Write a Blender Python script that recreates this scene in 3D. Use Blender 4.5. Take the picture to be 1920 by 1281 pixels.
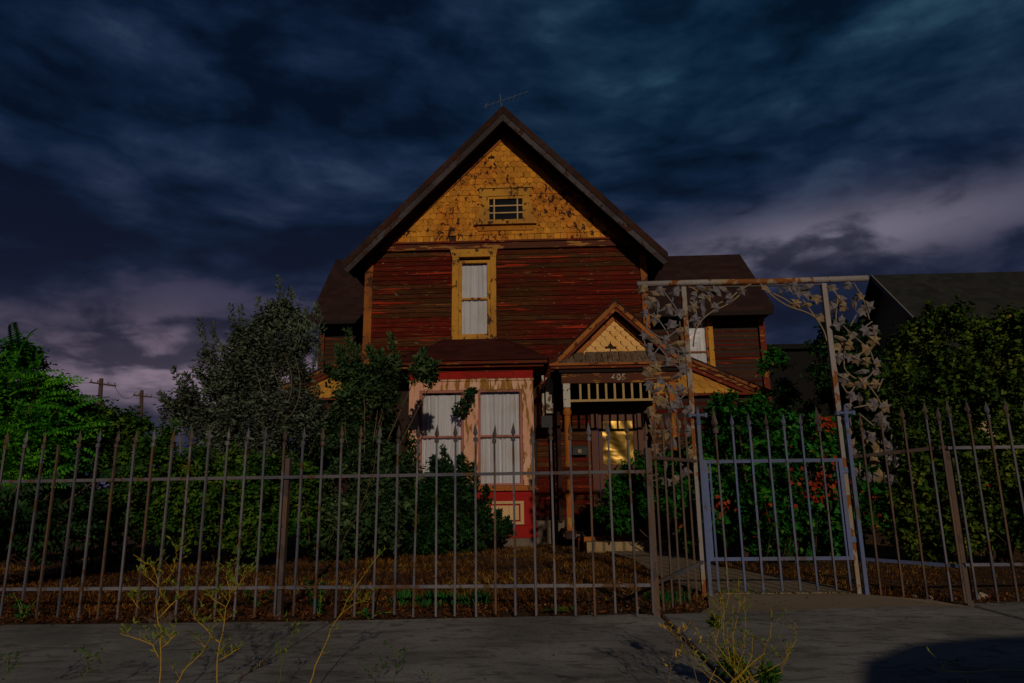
import bpy, bmesh, math, random
import numpy as np
from mathutils import Vector, Matrix
random.seed(7); rng = np.random.default_rng(7)
for o in list(bpy.data.objects): bpy.data.objects.remove(o)
S = bpy.context.scene; C = S.collection
rad = math.radians

# ---------------------------------------------------------------- camera
H = 0.9
CR = Matrix.Rotation(rad(2.2), 3, 'Z') @ Matrix.Rotation(rad(102.6), 3, 'X') @ Matrix.Rotation(rad(-0.7), 3, 'Z')
cam = bpy.data.objects.new('camera', bpy.data.cameras.new('camera')); C.objects.link(cam)
cam.matrix_world = Matrix.Translation((0, 0, H)) @ CR.to_4x4()
cam.data.sensor_width = 36; cam.data.lens = 24; cam.data.clip_end = 2000; cam.data.clip_start = 0.05
S.camera = cam
def ray(px, py): return CR @ Vector(((px-960)/1280, -(py-640.5)/1280, -1))
def at(px, py, Y):            # point of the photograph at distance Y from the street
    d = ray(px, py); t = Y/d.y; return (d.x*t, Y, H+d.z*t)
def gd(px, py, z=0.0):        # point of the photograph on the ground
    d = ray(px, py); t = (z-H)/d.z; return (d.x*t, d.y*t, z)

# ---------------------------------------------------------------- light
SUN_EL = 16.1; SUN_DIR = Vector((-0.2, 1, -0.294)).normalized()
sun = bpy.data.objects.new('sun', bpy.data.lights.new('sun', 'SUN')); C.objects.link(sun)
sun.data.energy = 2.3; sun.data.angle = rad(0.6); sun.data.color = (1, .85, .66)
sun.rotation_euler = SUN_DIR.to_track_quat('-Z', 'Y').to_euler(); sun.location = (2, -10, 6)
S.view_settings.view_transform = 'Standard'; S.view_settings.look = 'None'
S.view_settings.exposure = -1.0; S.view_settings.gamma = 1; S.view_settings.use_curve_mapping = False
S.render.engine = 'CYCLES'

W = bpy.data.worlds.new('World'); S.world = W; W.use_nodes = True
class NT:
    def __init__(s, t): s.t = t; t.nodes.clear()
    def n(s, typ, ins=None, **kw):
        nd = s.t.nodes.new(typ)
        for k, v in kw.items(): setattr(nd, k, v)
        for k, v in (ins or {}).items():
            sk = nd.inputs[k]
            if isinstance(v, bpy.types.NodeSocket): s.t.links.new(v, sk)
            else: sk.default_value = v
        return nd
    def m(s, op, a, b=0.0, c=0.0, clamp=False):
        nd = s.n('ShaderNodeMath', {0: a, 1: b, 2: c}, operation=op); nd.use_clamp = clamp; return nd.outputs[0]
    def v(s, op, a, b=(0, 0, 0)): return s.n('ShaderNodeVectorMath', {0: a, 1: b}, operation=op).outputs[0]
    def noise(s, vec, scale=1, detail=5, rough=.55, dist=0): 
        return s.n('ShaderNodeTexNoise', {'Vector': vec, 'Scale': scale, 'Detail': detail, 'Roughness': rough, 'Distortion': dist}).outputs[0]
    def ramp(s, f, stops, interp='LINEAR'):
        nd = s.n('ShaderNodeValToRGB', {0: f}); e = nd.color_ramp.elements; nd.color_ramp.interpolation = interp
        while len(e) < len(stops): e.new(0.5)
        for i, (p, c) in enumerate(stops): e[i].position = p; e[i].color = (*c, 1) if len(c) == 3 else c
        return nd.outputs[0]
    def mix(s, f, a, b):
        nd = s.n('ShaderNodeMix', data_type='RGBA')
        for i, v in ((0, f), (6, a), (7, b)):
            if isinstance(v, bpy.types.NodeSocket): s.t.links.new(v, nd.inputs[i])
            else: nd.inputs[i].default_value = v if i == 0 else (*v, 1)
        return nd.outputs[2]
    def sstep(s, x, a, b):
        nd = s.n('ShaderNodeMapRange', {0: x, 1: a, 2: b}, interpolation_type='SMOOTHSTEP'); return nd.outputs[0]
t = NT(W.node_tree)
d = t.v('NORMALIZE', t.n('ShaderNodeTexCoord').outputs['Generated'])
sx = t.n('ShaderNodeSeparateXYZ', {0: d}); X_, Y_, Z_ = sx.outputs
zz = t.m('ADD', t.m('MAXIMUM', Z_, 0.0), 0.15)
cp = t.n('ShaderNodeCombineXYZ', {0: t.m('MULTIPLY', t.m('DIVIDE', X_, zz), .8), 1: t.m('DIVIDE', Y_, zz), 2: 3.1}).outputs[0]
wr_ = t.n('ShaderNodeTexNoise', {'Vector': cp, 'Scale': .8, 'Detail': 3.0}).outputs['Color']
cpw = t.v('ADD', cp, t.v('MULTIPLY', t.v('SUBTRACT', wr_, (.5, .5, .5)), (1.1, 1.1, 0)))
n1 = t.noise(cpw, 1.25, 10, .58, .2)
n2 = t.noise(t.v('ADD', cp, (11.3, 4.1, 4.0)), 0.42, 4, .5, .3)
n3 = t.noise(t.v('ADD', cpw, (1.3, 9.1, 1.0)), 3.6, 8, .6, .4)
dm = t.v('ADD', t.v('MULTIPLY', t.n('ShaderNodeCombineXYZ', {0: X_, 1: Y_, 2: t.m('MAXIMUM', Z_, 0.0)}).outputs[0], (2.6, 2.6, 6.2)), t.v('MULTIPLY', t.v('SUBTRACT', wr_, (.5, .5, .5)), (.5, .5, .9)))
n4 = t.noise(t.v('ADD', dm, (2.2, .7, 3.3)), 1.75, 9, .54, .15)
n5 = t.noise(t.v('ADD', dm, (5.2, 3.7, 1.3)), 5.0, 7, .56, .3)
n6 = t.noise(t.v('ADD', dm, (1.7, 6.1, 2.3)), 1.5, 6, .48, .1)
bil = t.m('ABSOLUTE', t.m('MULTIPLY', t.m('SUBTRACT', n6, .5), 2.6))      # lumpy cloud bellies with dark creases
f = t.m('ADD', t.m('ADD', t.m('MULTIPLY', n1, .08), t.m('MULTIPLY', n2, .30)), t.m('ADD', t.m('MULTIPLY', n4, .46), t.m('ADD', t.m('MULTIPLY', n5, .17), t.m('MULTIPLY', bil, .22))))
f = t.m('SUBTRACT', f, .024)
el = t.m('ARCSINE', Z_); az = t.m('ARCTAN2', X_, Y_)
cl = t.ramp(f, [(.45, (.0030, .010, .031)), (.525, (.0085, .025, .070)), (.59, (.021, .045, .108)), (.67, (.056, .10, .185))])
teal = t.m('MULTIPLY', t.sstep(el, rad(20), rad(34)), t.sstep(az, rad(-18), rad(12))); cl = t.mix(t.m('MULTIPLY', teal, .8), cl, t.n('ShaderNodeMix', {0: 1.0, 6: cl, 7: (.62, 1.16, .98, 1)}, data_type='RGBA', blend_type='MULTIPLY').outputs[2])
def lobe(a0, e0, sa, se):
    a = t.m('DIVIDE', t.m('SUBTRACT', az, rad(a0)), rad(sa)); e = t.m('DIVIDE', t.m('SUBTRACT', el, rad(e0)), rad(se))
    return t.m('EXPONENT', t.m('MULTIPLY', t.m('ADD', t.m('MULTIPLY', a, a), t.m('MULTIPLY', e, e)), -1.0))
low = t.sstep(el, rad(27), rad(14))
nl = t.sstep(f, .50, .64)
cl = t.mix(t.m('MULTIPLY', low, t.m('ADD', t.m('MULTIPLY', nl, .5), .32)), cl, t.mix(nl, (.030, .030, .072), (.078, .068, .135)))
L = t.m('ADD', t.m('MULTIPLY', lobe(-28, 9.0, 13, 3.6), 1.25), t.m('MULTIPLY', lobe(24, 18.8, 13, 2.1), 1.0))
L = t.m('MULTIPLY', L, t.m('ADD', t.m('MULTIPLY', t.sstep(f, .47, .58), .85), .15), clamp=True)
cl = t.mix(L, cl, t.mix(t.sstep(az, rad(-10), rad(15)), (.42, .31, .41), (.33, .30, .41)))
sky = t.n('ShaderNodeTexSky', sky_type='NISHITA', sun_disc=False, sun_elevation=rad(SUN_EL), sun_rotation=math.atan2(.2, -1))
b1 = t.n('ShaderNodeBackground', {0: cl, 1: 1.0}); b2 = t.n('ShaderNodeBackground', {0: sky.outputs[0], 1: .05})
ad = t.n('ShaderNodeMixShader', {0: 0.015, 1: b1.outputs[0], 2: b2.outputs[0]})
t.n('ShaderNodeOutputWorld', {0: ad.outputs[0]})

# ---------------------------------------------------------------- materials
def newmat(name):
    m = bpy.data.materials.new(name); m.use_nodes = True; return m, NT(m.node_tree)
def finish(m, t, col, rough=.7, bump=None, bs=.3, bd=.01, spec=.3, **kw):
    ins = {'Base Color': col if isinstance(col, bpy.types.NodeSocket) else (*col, 1), 'Roughness': rough, 'Specular IOR Level': spec}; ins.update(kw)
    p = t.n('ShaderNodeBsdfPrincipled', ins)
    if bump is not None:
        b = t.n('ShaderNodeBump', {'Height': bump, 'Strength': bs, 'Distance': bd}); t.t.links.new(b.outputs[0], p.inputs['Normal'])
    t.n('ShaderNodeOutputMaterial', {0: p.outputs[0]}); return m
def pos(t, sc=(1, 1, 1), off=(0, 0, 0)):
    return t.v('ADD', t.v('MULTIPLY', t.n('ShaderNodeNewGeometry').outputs['Position'], sc), off)
def peel(name, paint, under, sc=(1, 1, 1), scale=9, th=.56, soft=.02, paint2=None, rnd=.25, rough=.6, dirt=.35, off=(0, 0, 0)):
    m, t = newmat(name); P = pos(t, sc, off)
    a = t.noise(P, scale, 8, .62, .4); b = t.noise(pos(t, (1, 1, 1), (5, 1, 2)), 1.3, 3)
    a2 = t.m('ADD', a, t.m('MULTIPLY', t.m('SUBTRACT', b, .5), .35))
    c0 = t.mix(t.sstep(b, .42, .6), paint, paint2 or tuple(x*.8 for x in paint))
    oi = t.n('ShaderNodeObjectInfo').outputs['Random']
    c0 = t.n('ShaderNodeHueSaturation', {'Hue': .5, 'Saturation': 1, 'Value': t.m('ADD', t.m('MULTIPLY', oi, rnd), 1-rnd/2), 'Color': c0}).outputs[0]
    g = t.noise(P, scale*6, 6, .7)
    c0 = t.mix(t.m('MULTIPLY', t.sstep(g, .45, .72), dirt), c0, tuple(x*.35 for x in paint))
    msk = t.sstep(a2, th, th+soft)
    u = t.mix(g, tuple(x*.55 for x in under), under)
    c = t.mix(msk, c0, u)
    h = t.m('ADD', t.m('MULTIPLY', msk, -.6), t.m('MULTIPLY', g, .5))
    return finish(m, t, c, rough+.08, h, .55, .004, .12)
def plain(name, col, rough=.6, scale=14, var=.35, bs=.3, spec=.14, **kw):
    m, t = newmat(name); P = pos(t); g = t.noise(P, scale, 7, .65)
    c = t.mix(g, tuple(x*(1-var) for x in col), tuple(min(1, x*(1+var)) for x in col))
    return finish(m, t, c, rough, g, bs, .006, spec, **kw)
M = {}
# siding: dark red, bare brown wood, a few scraped orange and scarlet streaks along each board
def siding(name, red, brown, bias):
    m, t = newmat(name); oi = t.n('ShaderNodeObjectInfo').outputs['Random']
    o = t.n('ShaderNodeCombineXYZ', {0: t.m('MULTIPLY', oi, 17.0)}).outputs[0]
    P = t.v('ADD', pos(t, (.55, 1, 9)), o)
    a = t.noise(P, 2.2, 8, .66, .5); s = t.noise(t.v('ADD', P, (4, 4, 4)), 1.1, 5, .6, .4); g = t.noise(pos(t, (1.2, 6, 40)), 4, 6, .7)
    big = t.noise(pos(t, (.8, 1, .8), (2, 0, 1)), .8, 3)
    c = t.mix(t.sstep(t.m('ADD', t.m('MULTIPLY', a, .5), t.m('ADD', t.m('MULTIPLY', big, .5), bias)), .44, .56), brown, red)
    c = t.mix(t.m('MULTIPLY', t.sstep(g, .35, .68), .85), c, (.014, .006, .004)); c = t.mix(t.m('MULTIPLY', t.sstep(t.noise(t.v('ADD', P, (2, 8, 1)), 4, 8, .7), .5, .62), .6), c, (.02, .008, .005))
    c = t.mix(t.sstep(s, .61, .66), c, (.42, .035, .012))
    c = t.mix(t.sstep(t.noise(t.v('ADD', P, (9, 2, 7)), 1.9, 9, .72, .8), .62, .67), c, (.34, .13, .04))
    c = t.mix(t.sstep(t.noise(t.v('ADD', pos(t, (3, 1, 10)), (1, 2, 7)), 3.3, 5, .7), .66, .70), c, (.42, .30, .2))
    c = t.n('ShaderNodeHueSaturation', {'Value': t.m('ADD', t.m('MULTIPLY', oi, .5), .75), 'Color': c}).outputs[0]
    return finish(m, t, c, .75, t.m('ADD', a, g), .8, .01, .1)
M['siding'] = siding('red_siding_paint', (.165, .010, .003), (.115, .034, .007), .03)
M['siding_brown'] = siding('brown_siding_paint', (.12, .016, .004), (.11, .042, .012), -.05)
M['wallback'] = plain('dark_sheathing', (.03, .012, .008))
M['shingle'] = peel('ochre_shingle_paint', (.66, .27, .028), (.07, .028, .014), (1.3, 1, .75), 9, .575, .02, (.56, .19, .02), .5, .65, .5)
M['hex'] = peel('cream_shingle_paint', (.86, .50, .17), (.2, .08, .03), (1, 1, 1), 6, .68, .03, (.74, .38, .09), .12)
M['scale'] = peel('gold_shingle_paint', (.60, .30, .045), (.16, .06, .02), (1, 1, 1), 5, .66, .03, (.5, .22, .03), .2)
M['trim'] = peel('ochre_trim_paint', (.62, .29, .035), (.10, .045, .018), (1, 1, .6), 11, .57, .02, (.45, .2, .03), .1)
M['trimred'] = peel('red_brown_trim_paint', (.13, .03, .012), (.45, .17, .035), (1, 1, 2), 5, .58, .03, (.17, .02, .008), .3)
M['trimor'] = peel('orange_trim_paint', (.40, .125, .022), (.09, .03, .015), (1, 1, 1), 8, .55, .03, (.25, .08, .02), .25)
M['frieze'] = peel('frieze_paint', (.10, .03, .014), (.48, .22, .05), (.7, 1, 4), 3, .545, .03, (.12, .02, .01), .1)
M['rake'] = peel('grey_weathered_board', (.052, .042, .044), (.07, .028, .018), (1, 1, 1), 9, .55, .05, (.085, .075, .08), .2, .75)
M['rakered'] = peel('brown_weathered_board', (.030, .014, .011), (.065, .022, .013), (1, 1, 1), 9, .5, .05, (.05, .03, .025), .2, .75)
M['peach'] = peel('peach_window_paint', (.72, .37, .24), (.40, .18, .03), (4, 1, .8), 2.6, .515, .04, (.76, .46, .31), .05)
M['redpanel'] = peel('scarlet_panel_paint', (.36, .012, .008), (.5, .24, .12), (1, 1, 1), 4, .70, .02, (.28, .01, .006), .05)
M['cream'] = peel('cream_panel_paint', (.66, .42, .20), (.35, .14, .06), (1, 1, 1), 6, .63, .03)
M['pink'] = peel('pink_sash_paint', (.46, .17, .13), (.3, .14, .05), (1, 1, 1), 9, .6, .03)
M['white'] = peel('flaking_white_paint', (.55, .50, .42), (.16, .09, .06), (1, 1, .6), 10, .52, .02)
M['column'] = peel('orange_column_paint', (.42, .13, .02), (.55, .3, .05), (1.4, 1, .8), 4, .60, .02, (.36, .1, .02), .05)
M['cream_bal'] = plain('cream_baluster_paint', (.46, .30, .12), .6)
M['roof'] = plain('brown_asphalt_shingle', (.03, .016, .016), .85, 40, .4)
M['bayroof'] = plain('bay_roof_shingle', (.055, .012, .010), .85, 40, .5)
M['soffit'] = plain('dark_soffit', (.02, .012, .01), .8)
M['shake'] = peel('weathered_shake', (.16, .11, .07), (.10, .05, .03), (6, 1, 1), 6, .5, .1, (.2, .13, .08), .6)
M['door'] = plain('door_varnish', (.12, .035, .015), .45)
M['concrete_step'] = peel('step_concrete', (.36, .25, .13), (.26, .15, .07), (1, 1, 1), 2.6, .55, .1, (.33, .22, .12), .1, .85)
M['found'] = plain('foundation_stone', (.16, .12, .09), .9, 9, .5, .6)
M['black'] = plain('black_metal', (.02, .02, .025), .4)
M['fencemetal'] = peel('purple_grey_iron_paint', (.15, .135, .15), (.14, .075, .04), (1, 1, .7), 8, .54, .06, (.10, .10, .135), .5, .5)
M['gatemetal'] = peel('blue_grey_iron_paint', (.115, .145, .285), (.13, .10, .10), (1, 1, .7), 6, .58, .06, (.12, .13, .20), .3, .5)
M['rustpost'] = peel('pale_paint_rusty_iron', (.33, .29, .28), (.30, .095, .02), (1.3, 1, .9), 5.5, .52, .03, (.36, .26, .15), .2, .55)
M['rustpost2'] = peel('brown_rusty_iron', (.14, .085, .055), (.09, .065, .065), (1, 1, .8), 6, .56, .05, (.11, .08, .075), .2, .55)
def leafmetal():
    m, t = newmat('cast_leaf_paint'); oi = t.n('ShaderNodeObjectInfo').outputs['Random']
    n = t.noise(pos(t), 26, 4); 
    c = t.mix(t.sstep(t.m('ADD', n, t.m('MULTIPLY', t.m('SUBTRACT', oi, .5), .35)), .49, .60), (.175, .155, .165), (.29, .19, .09))
    c = t.mix(t.sstep(t.noise(pos(t), 60, 6, .7), .6, .66), c, (.12, .07, .05))
    return finish(m, t, c, .6, n, .3, .004)
M['leafmetal'] = leafmetal()
def leafmat(name, cols, rough=.5, scale=1.6, trans=.15):
    m, t = newmat(name); r = t.n('ShaderNodeNewGeometry').outputs['Random Per Island']; n = t.noise(pos(t), scale, 3)
    n2_ = t.noise(pos(t, (1, 1, 1), (7, 3, 5)), 6.0, 3)
    f = t.m('ADD', t.m('MULTIPLY', r, .50), t.m('ADD', t.m('MULTIPLY', t.sstep(n, .38, .64), .28), t.m('MULTIPLY', t.sstep(n2_, .4, .65), .22)))
    k = len(cols)-1
    c = t.ramp(f, [(p, col) for p, col in cols])
    return finish(m, t, c, rough+.1, spec=.14)
M['leaf_dark'] = leafmat('dark_green_leaf', [(.0, (.010, .025, .010)), (.5, (.030, .065, .020)), (.8, (.07, .12, .04)), (.95, (.14, .20, .08)), (1, (.20, .11, .04))], .45)
M['leaf_deep'] = leafmat('deep_green_leaf', [(.0, (.004, .012, .003)), (.55, (.011, .040, .008)), (.85, (.024, .085, .014)), (1, (.07, .16, .03))], .5)
M['leaf_hazed'] = leafmat('hazed_grey_green_leaf', [(.0, (.035, .048, .030)), (.5, (.085, .11, .072)), (.8, (.14, .17, .115)), (1, (.20, .23, .165))], .6)  # greyed so the leaf colour stands in for mist over the shrub
M['leaf_lime'] = leafmat('bright_green_leaf', [(.0, (.008, .06, .003)), (.5, (.035, .20, .006)), (1, (.15, .40, .012))], .55)
M['leaf_hedge'] = leafmat('yellow_green_leaf', [(.0, (.007, .032, .003)), (.45, (.028, .090, .006)), (.80, (.10, .17, .012)), (.95, (.22, .24, .02)), (1, (.22, .10, .02))], .55)
M['leaf_vine'] = leafmat('vine_leaf', [(.0, (.004, .022, .002)), (.48, (.012, .085, .004)), (.80, (.025, .19, .02)), (.93, (.10, .20, .015)), (1, (.40, .08, .012))], .5)
M['leaf_olive'] = leafmat('olive_hedge_leaf', [(.0, (.008, .024, .003)), (.42, (.032, .075, .006)), (.78, (.12, .17, .012)), (1, (.34, .28, .03))], .5)
M['leaf_red'] = leafmat('red_autumn_leaf', [(.0, (.12, .012, .006)), (.6, (.34, .035, .010)), (1, (.34, .12, .02))], .5)
M['flower'] = leafmat('orange_petal', [(0, (.6, .16, .01)), (1, (.75, .28, .02))], .5)
M['litter'] = leafmat('dry_leaf', [(0, (.05, .012, .006)), (.5, (.12, .035, .010)), (.8, (.25, .09, .02)), (1, (.50, .30, .10))], .8)
M['drygrass'] = leafmat('dry_grass', [(0, (.04, .012, .004)), (.45, (.12, .042, .008)), (.78, (.32, .16, .02)), (1, (.38, .30, .05))], .7, .9)
M['greengrass'] = leafmat('green_grass', [(0, (.008, .05, .01)), (.7, (.015, .11, .018)), (1, (.06, .17, .02))], .6)
M['bark'] = plain('branch_bark', (.11, .065, .04), .8)
M['palebark'] = plain('pale_branch_bark', (.20, .145, .095), .8)
M['straw'] = plain('yellow_stalk', (.46, .28, .03), .7, 60, .6)
M['lit_look_straw'] = plain('painted_sunlit_straw', (.75, .6, .25), .7)  # made paler to imitate sunlight on a stalk lying in shadow
M['podgreen'] = leafmat('weed_leaf', [(0, (.04, .11, .01)), (1, (.24, .26, .03))], .5)
def ground(name, c1, c2, sc, rough=.9, bs=.6, bd=.02):
    m, t = newmat(name); P = pos(t); n = t.noise(P, sc, 9, .65); b = t.noise(P, .9, 4)
    c = t.mix(t.m('ADD', t.m('MULTIPLY', n, .6), t.m('MULTIPLY', b, .4)), c1, c2)
    return finish(m, t, c, rough, n, bs, bd)
M['soil'] = ground('lawn_soil', (.03, .013, .006), (.16, .075, .02), 9)
M['dirt'] = ground('verge_dirt', (.05, .035, .022), (.16, .11, .07), 9)
M['jointdirt'] = ground('packed_joint_dirt', (.012, .009, .007), (.03, .022, .015), 20)
M['asphalt'] = ground('road_asphalt', (.035, .035, .037), (.065, .063, .06), 30)
def concrete():
    m, t = newmat('sidewalk_concrete'); P = pos(t); n = t.noise(P, 45, 8, .75); b = t.noise(P, 1.1, 5, .6, .5); s = t.noise(pos(t, (1, 2.5, 1), (3, 1, 0)), 3.5, 7, .65, 1.0)
    oi = t.n('ShaderNodeObjectInfo').outputs['Random']
    c = t.mix(t.sstep(b, .3, .7), (.22, .20, .175), (.41, .38, .335))
    c = t.mix(t.m('MULTIPLY', t.sstep(s, .5, .60), .6), c, (.12, .10, .08))
    c = t.mix(t.m('MULTIPLY', t.sstep(t.noise(pos(t, (1, 1, 1), (1, 8, 0)), 9, 6, .6, .6), .60, .68), .65), c, (.06, .05, .04))
    c = t.mix(t.m('MULTIPLY', t.sstep(n, .56, .70), .6), c, (.42, .38, .32))
    c = t.mix(t.m('MULTIPLY', t.sstep(n, .46, .34), .7), c, (.07, .06, .05))
    c = t.n('ShaderNodeHueSaturation', {'Value': t.m('ADD', t.m('MULTIPLY', oi, .15), .92), 'Color': c}).outputs[0]
    vo = t.n('ShaderNodeTexVoronoi', {'Vector': t.v('ADD', pos(t), t.v('MULTIPLY', t.n('ShaderNodeTexNoise', {'Vector': pos(t), 'Scale': 2.5, 'Detail': 6.0}).outputs['Color'], (.5, .5, 0))), 'Scale': .42}, feature='DISTANCE_TO_EDGE').outputs[0]
    ck = t.m('MULTIPLY', t.sstep(vo, .004, .0015), t.sstep(t.noise(pos(t), .7, 2), .52, .56)); c = t.mix(t.m('MULTIPLY', ck, .0), c, (.03, .025, .02))
    return finish(m, t, c, .9, n, .6, .008, .12)
M['concrete'] = concrete()
def pathm():
    m, t = newmat('path_concrete'); P = pos(t); n = t.noise(P, 50, 8, .75); b = t.noise(P, 1.5, 5)
    c = t.mix(b, (.22, .15, .09), (.36, .28, .18)); c = t.mix(t.sstep(n, .56, .66), c, (.10, .06, .035))
    return finish(m, t, c, .85, n, .6, .006)
M['path'] = pathm()
def curtain():
    m, t = newmat('curtain_cloth'); P = pos(t, (14, 1, .5)); n = t.noise(P, 1.4, 5); g = t.noise(pos(t), 2.2, 5)
    c = t.mix(n, (.50, .49, .49), (.92, .90, .90)); c = t.mix(t.m('MULTIPLY', t.sstep(g, .5, .7), .35), c, (.55, .45, .28))
    return finish(m, t, c, .9)
M['curtain'] = curtain()
def glass():
    m, t = newmat('window_glass'); g = t.n('ShaderNodeBsdfGlossy', {'Roughness': .06, 'Color': (.9, .9, 1, 1)}); tr = t.n('ShaderNodeBsdfTransparent', {0: (.97, .97, .98, 1)})
    b = t.n('ShaderNodeBump', {'Height': t.noise(pos(t), 2.5, 2), 'Strength': .25, 'Distance': .02}); t.t.links.new(b.outputs[0], g.inputs['Normal'])
    mx = t.n('ShaderNodeMixShader', {0: .06, 1: tr.outputs[0], 2: g.outputs[0]}); t.n('ShaderNodeOutputMaterial', {0: mx.outputs[0]}); return m
M['glass'] = glass()
def darkglass():
    m, t = newmat('dark_pane'); return finish(m, t, (.008, .009, .012), .12, spec=.5)
M['darkglass'] = darkglass()
def amber_reflection():
    m, t = newmat('painted_amber_reflection'); n = t.noise(pos(t, (1, 1, 1.5), (.9, 0, .35)), 1.5, 2, .4, .8); g = t.noise(pos(t, (1, 1, 1)), 30, 4)
    c = t.mix(g, (.11, .06, .005), (.17, .095, .008))  # amber tint imitates warm light reflected in the door glass
    return finish(m, t, c, .26, t.m('ADD', n, t.m('MULTIPLY', g, .003)), 1.0, .042, .5, Metallic=.7)
M['amber_reflection'] = amber_reflection()
M['olive'] = plain('olive_stucco', (.42, .33, .17), .9)
M['fascia'] = plain('grey_fascia', (.22, .2, .18), .7)
def roofm(name, col, pitch, var=.5):
    m, t = newmat(name); P = t.n('ShaderNodeSeparateXYZ', {0: t.n('ShaderNodeNewGeometry').outputs['Position']}).outputs
    r_ = t.m('DIVIDE', P[2], pitch); fr = t.m('FRACT', r_); row = t.m('FLOOR', r_)
    cx = t.m('ADD', t.m('MULTIPLY', P[0], 4.2), t.m('MULTIPLY', row, .37)); cell = t.n('ShaderNodeCombineXYZ', {0: t.m('FLOOR', cx), 1: row, 2: t.m('FLOOR', t.m('MULTIPLY', P[1], 1.0))}).outputs[0]
    w = t.n('ShaderNodeTexWhiteNoise', {0: cell}).outputs[0]; g = t.noise(pos(t), 30, 6, .7); b = t.noise(pos(t), .9, 4)
    c = t.mix(t.m('ADD', t.m('MULTIPLY', w, .5), t.m('MULTIPLY', b, .5)), tuple(x*(1-var) for x in col), tuple(x*(1+var) for x in col)); c = t.mix(t.m('MULTIPLY', g, .5), c, tuple(x*.4 for x in col))
    h = t.m('ADD', t.m('MULTIPLY', t.sstep(fr, .0, .16), 1.0), t.m('MULTIPLY', g, .4))
    return finish(m, t, c, .9, h, .8, .02, .1)
M['roof'] = roofm('brown_roof_shingle', (.045, .022, .02), .13); M['bayroof'] = roofm('bay_roof_shingle', (.06, .014, .011), .075)
M['nroof'] = roofm('charcoal_roof_shingle', (.035, .035, .03), .15); M['_unused'] = plain('charcoal_roof', (.035, .035, .032), .9, 30)
M['darkwall'] = plain('dark_wall', (.012, .011, .010), .9)
M['pole'] = plain('utility_pole_wood', (.10, .06, .05), .8)
M['antenna'] = plain('dull_aluminium', (.10, .13, .20), .5)
M['stone'] = plain('pale_stone', (.36, .28, .2), .9)
M['carpaint'] = plain('dark_car_paint', (.02, .022, .03), .3, 2, .1, 0, .5)
M['tyre'] = plain('tyre_rubber', (.02, .02, .02), .8)

# ---------------------------------------------------------------- builders
def tag(o, label=None, cat=None, group=None, kind=None):
    if label: o['label'] = label
    if cat: o['category'] = cat
    if group: o['group'] = group
    if kind: o['kind'] = kind
    return o
def thing(name, loc, label, cat, group=None):
    o = bpy.data.objects.new(name, None); o.location = loc; o.empty_display_size = .2; C.objects.link(o); return tag(o, label, cat, group)
def link(o, parent):
    C.objects.link(o)
    if parent is not None:
        o.parent = parent
        if parent.type == 'EMPTY' or parent.get('_off'): o.matrix_parent_inverse = Matrix.Translation(-Vector(parent.location))
    return o
def mk(name, vs, fs, mat, parent=None, smooth=False, label=None, loc=None):
    me = bpy.data.meshes.new(name); me.from_pydata(vs, [], fs); me.materials.append(M[mat] if isinstance(mat, str) else mat)
    if smooth: me.polygons.foreach_set('use_smooth', [True]*len(me.polygons))
    me.update(); o = bpy.data.objects.new(name, me)
    if loc is not None: o.location = loc
    link(o, parent)
    if label: o['label'] = label
    return o
def inst(name, me, loc, parent, rot=(0, 0, 0), scale=(1, 1, 1)):
    o = bpy.data.objects.new(name, me); o.location = loc; o.rotation_euler = rot; o.scale = scale; return link(o, parent)
class B:
    def __init__(s): s.v = []; s.f = []
    def add(s, vs, fs):
        n = len(s.v); s.v += [tuple(p) for p in vs]; s.f += [tuple(i+n for i in f) for f in fs]; return s
    def box(s, x0, x1, y0, y1, z0, z1):
        return s.add([(x0, y0, z0), (x1, y0, z0), (x1, y1, z0), (x0, y1, z0), (x0, y0, z1), (x1, y0, z1), (x1, y1, z1), (x0, y1, z1)],
                     [(0, 3, 2, 1), (4, 5, 6, 7), (0, 1, 5, 4), (1, 2, 6, 5), (2, 3, 7, 6), (3, 0, 4, 7)])
    def prism(s, pts, y0, y1):       # polygon in x,z extruded along y
        n = len(pts)
        return s.add([(x, y0, z) for x, z in pts]+[(x, y1, z) for x, z in pts], [tuple(range(n)), tuple(range(2*n-1, n-1, -1))]+[(i, i+n, (i+1) % n+n, (i+1) % n) for i in range(n)])
    def hull4(s, a, bq):             # two quads joined
        return s.add(list(a)+list(bq), [(0, 3, 2, 1), (4, 5, 6, 7)]+[(i, (i+1) % 4, (i+1) % 4+4, i+4) for i in range(4)])
    def tube(s, pts, r, n=6, cap=True, ang=0):
        pts = [Vector(p) for p in pts]; m = len(pts); rs = r if isinstance(r, (list, tuple)) else [r]*m; vs = []; fs = []
        for i, p in enumerate(pts):
            d = (pts[min(i+1, m-1)]-pts[max(i-1, 0)]); d = d.normalized() if d.length > 1e-9 else Vector((0, 0, 1))
            u = d.cross(Vector((0, 1, 0))) if abs(d.y) < .9 else d.cross(Vector((1, 0, 0))); u.normalize(); w = d.cross(u)
            for k in range(n):
                a = 2*math.pi*k/n+ang; vs.append(p+(u*math.cos(a)+w*math.sin(a))*rs[i])
        for i in range(m-1):
            for k in range(n): fs.append((i*n+k, i*n+(k+1) % n, (i+1)*n+(k+1) % n, (i+1)*n+k))
        if cap: fs += [tuple(range(n-1, -1, -1)), tuple(range((m-1)*n, m*n))]
        return s.add(vs, fs)
    def mk(s, name, mat, parent=None, smooth=False, label=None): return mk(name, s.v, s.f, mat, parent, smooth, label)
def box(name, a, mat, parent, label=None): return B().box(*a).mk(name, mat, parent, False, label)

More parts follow.
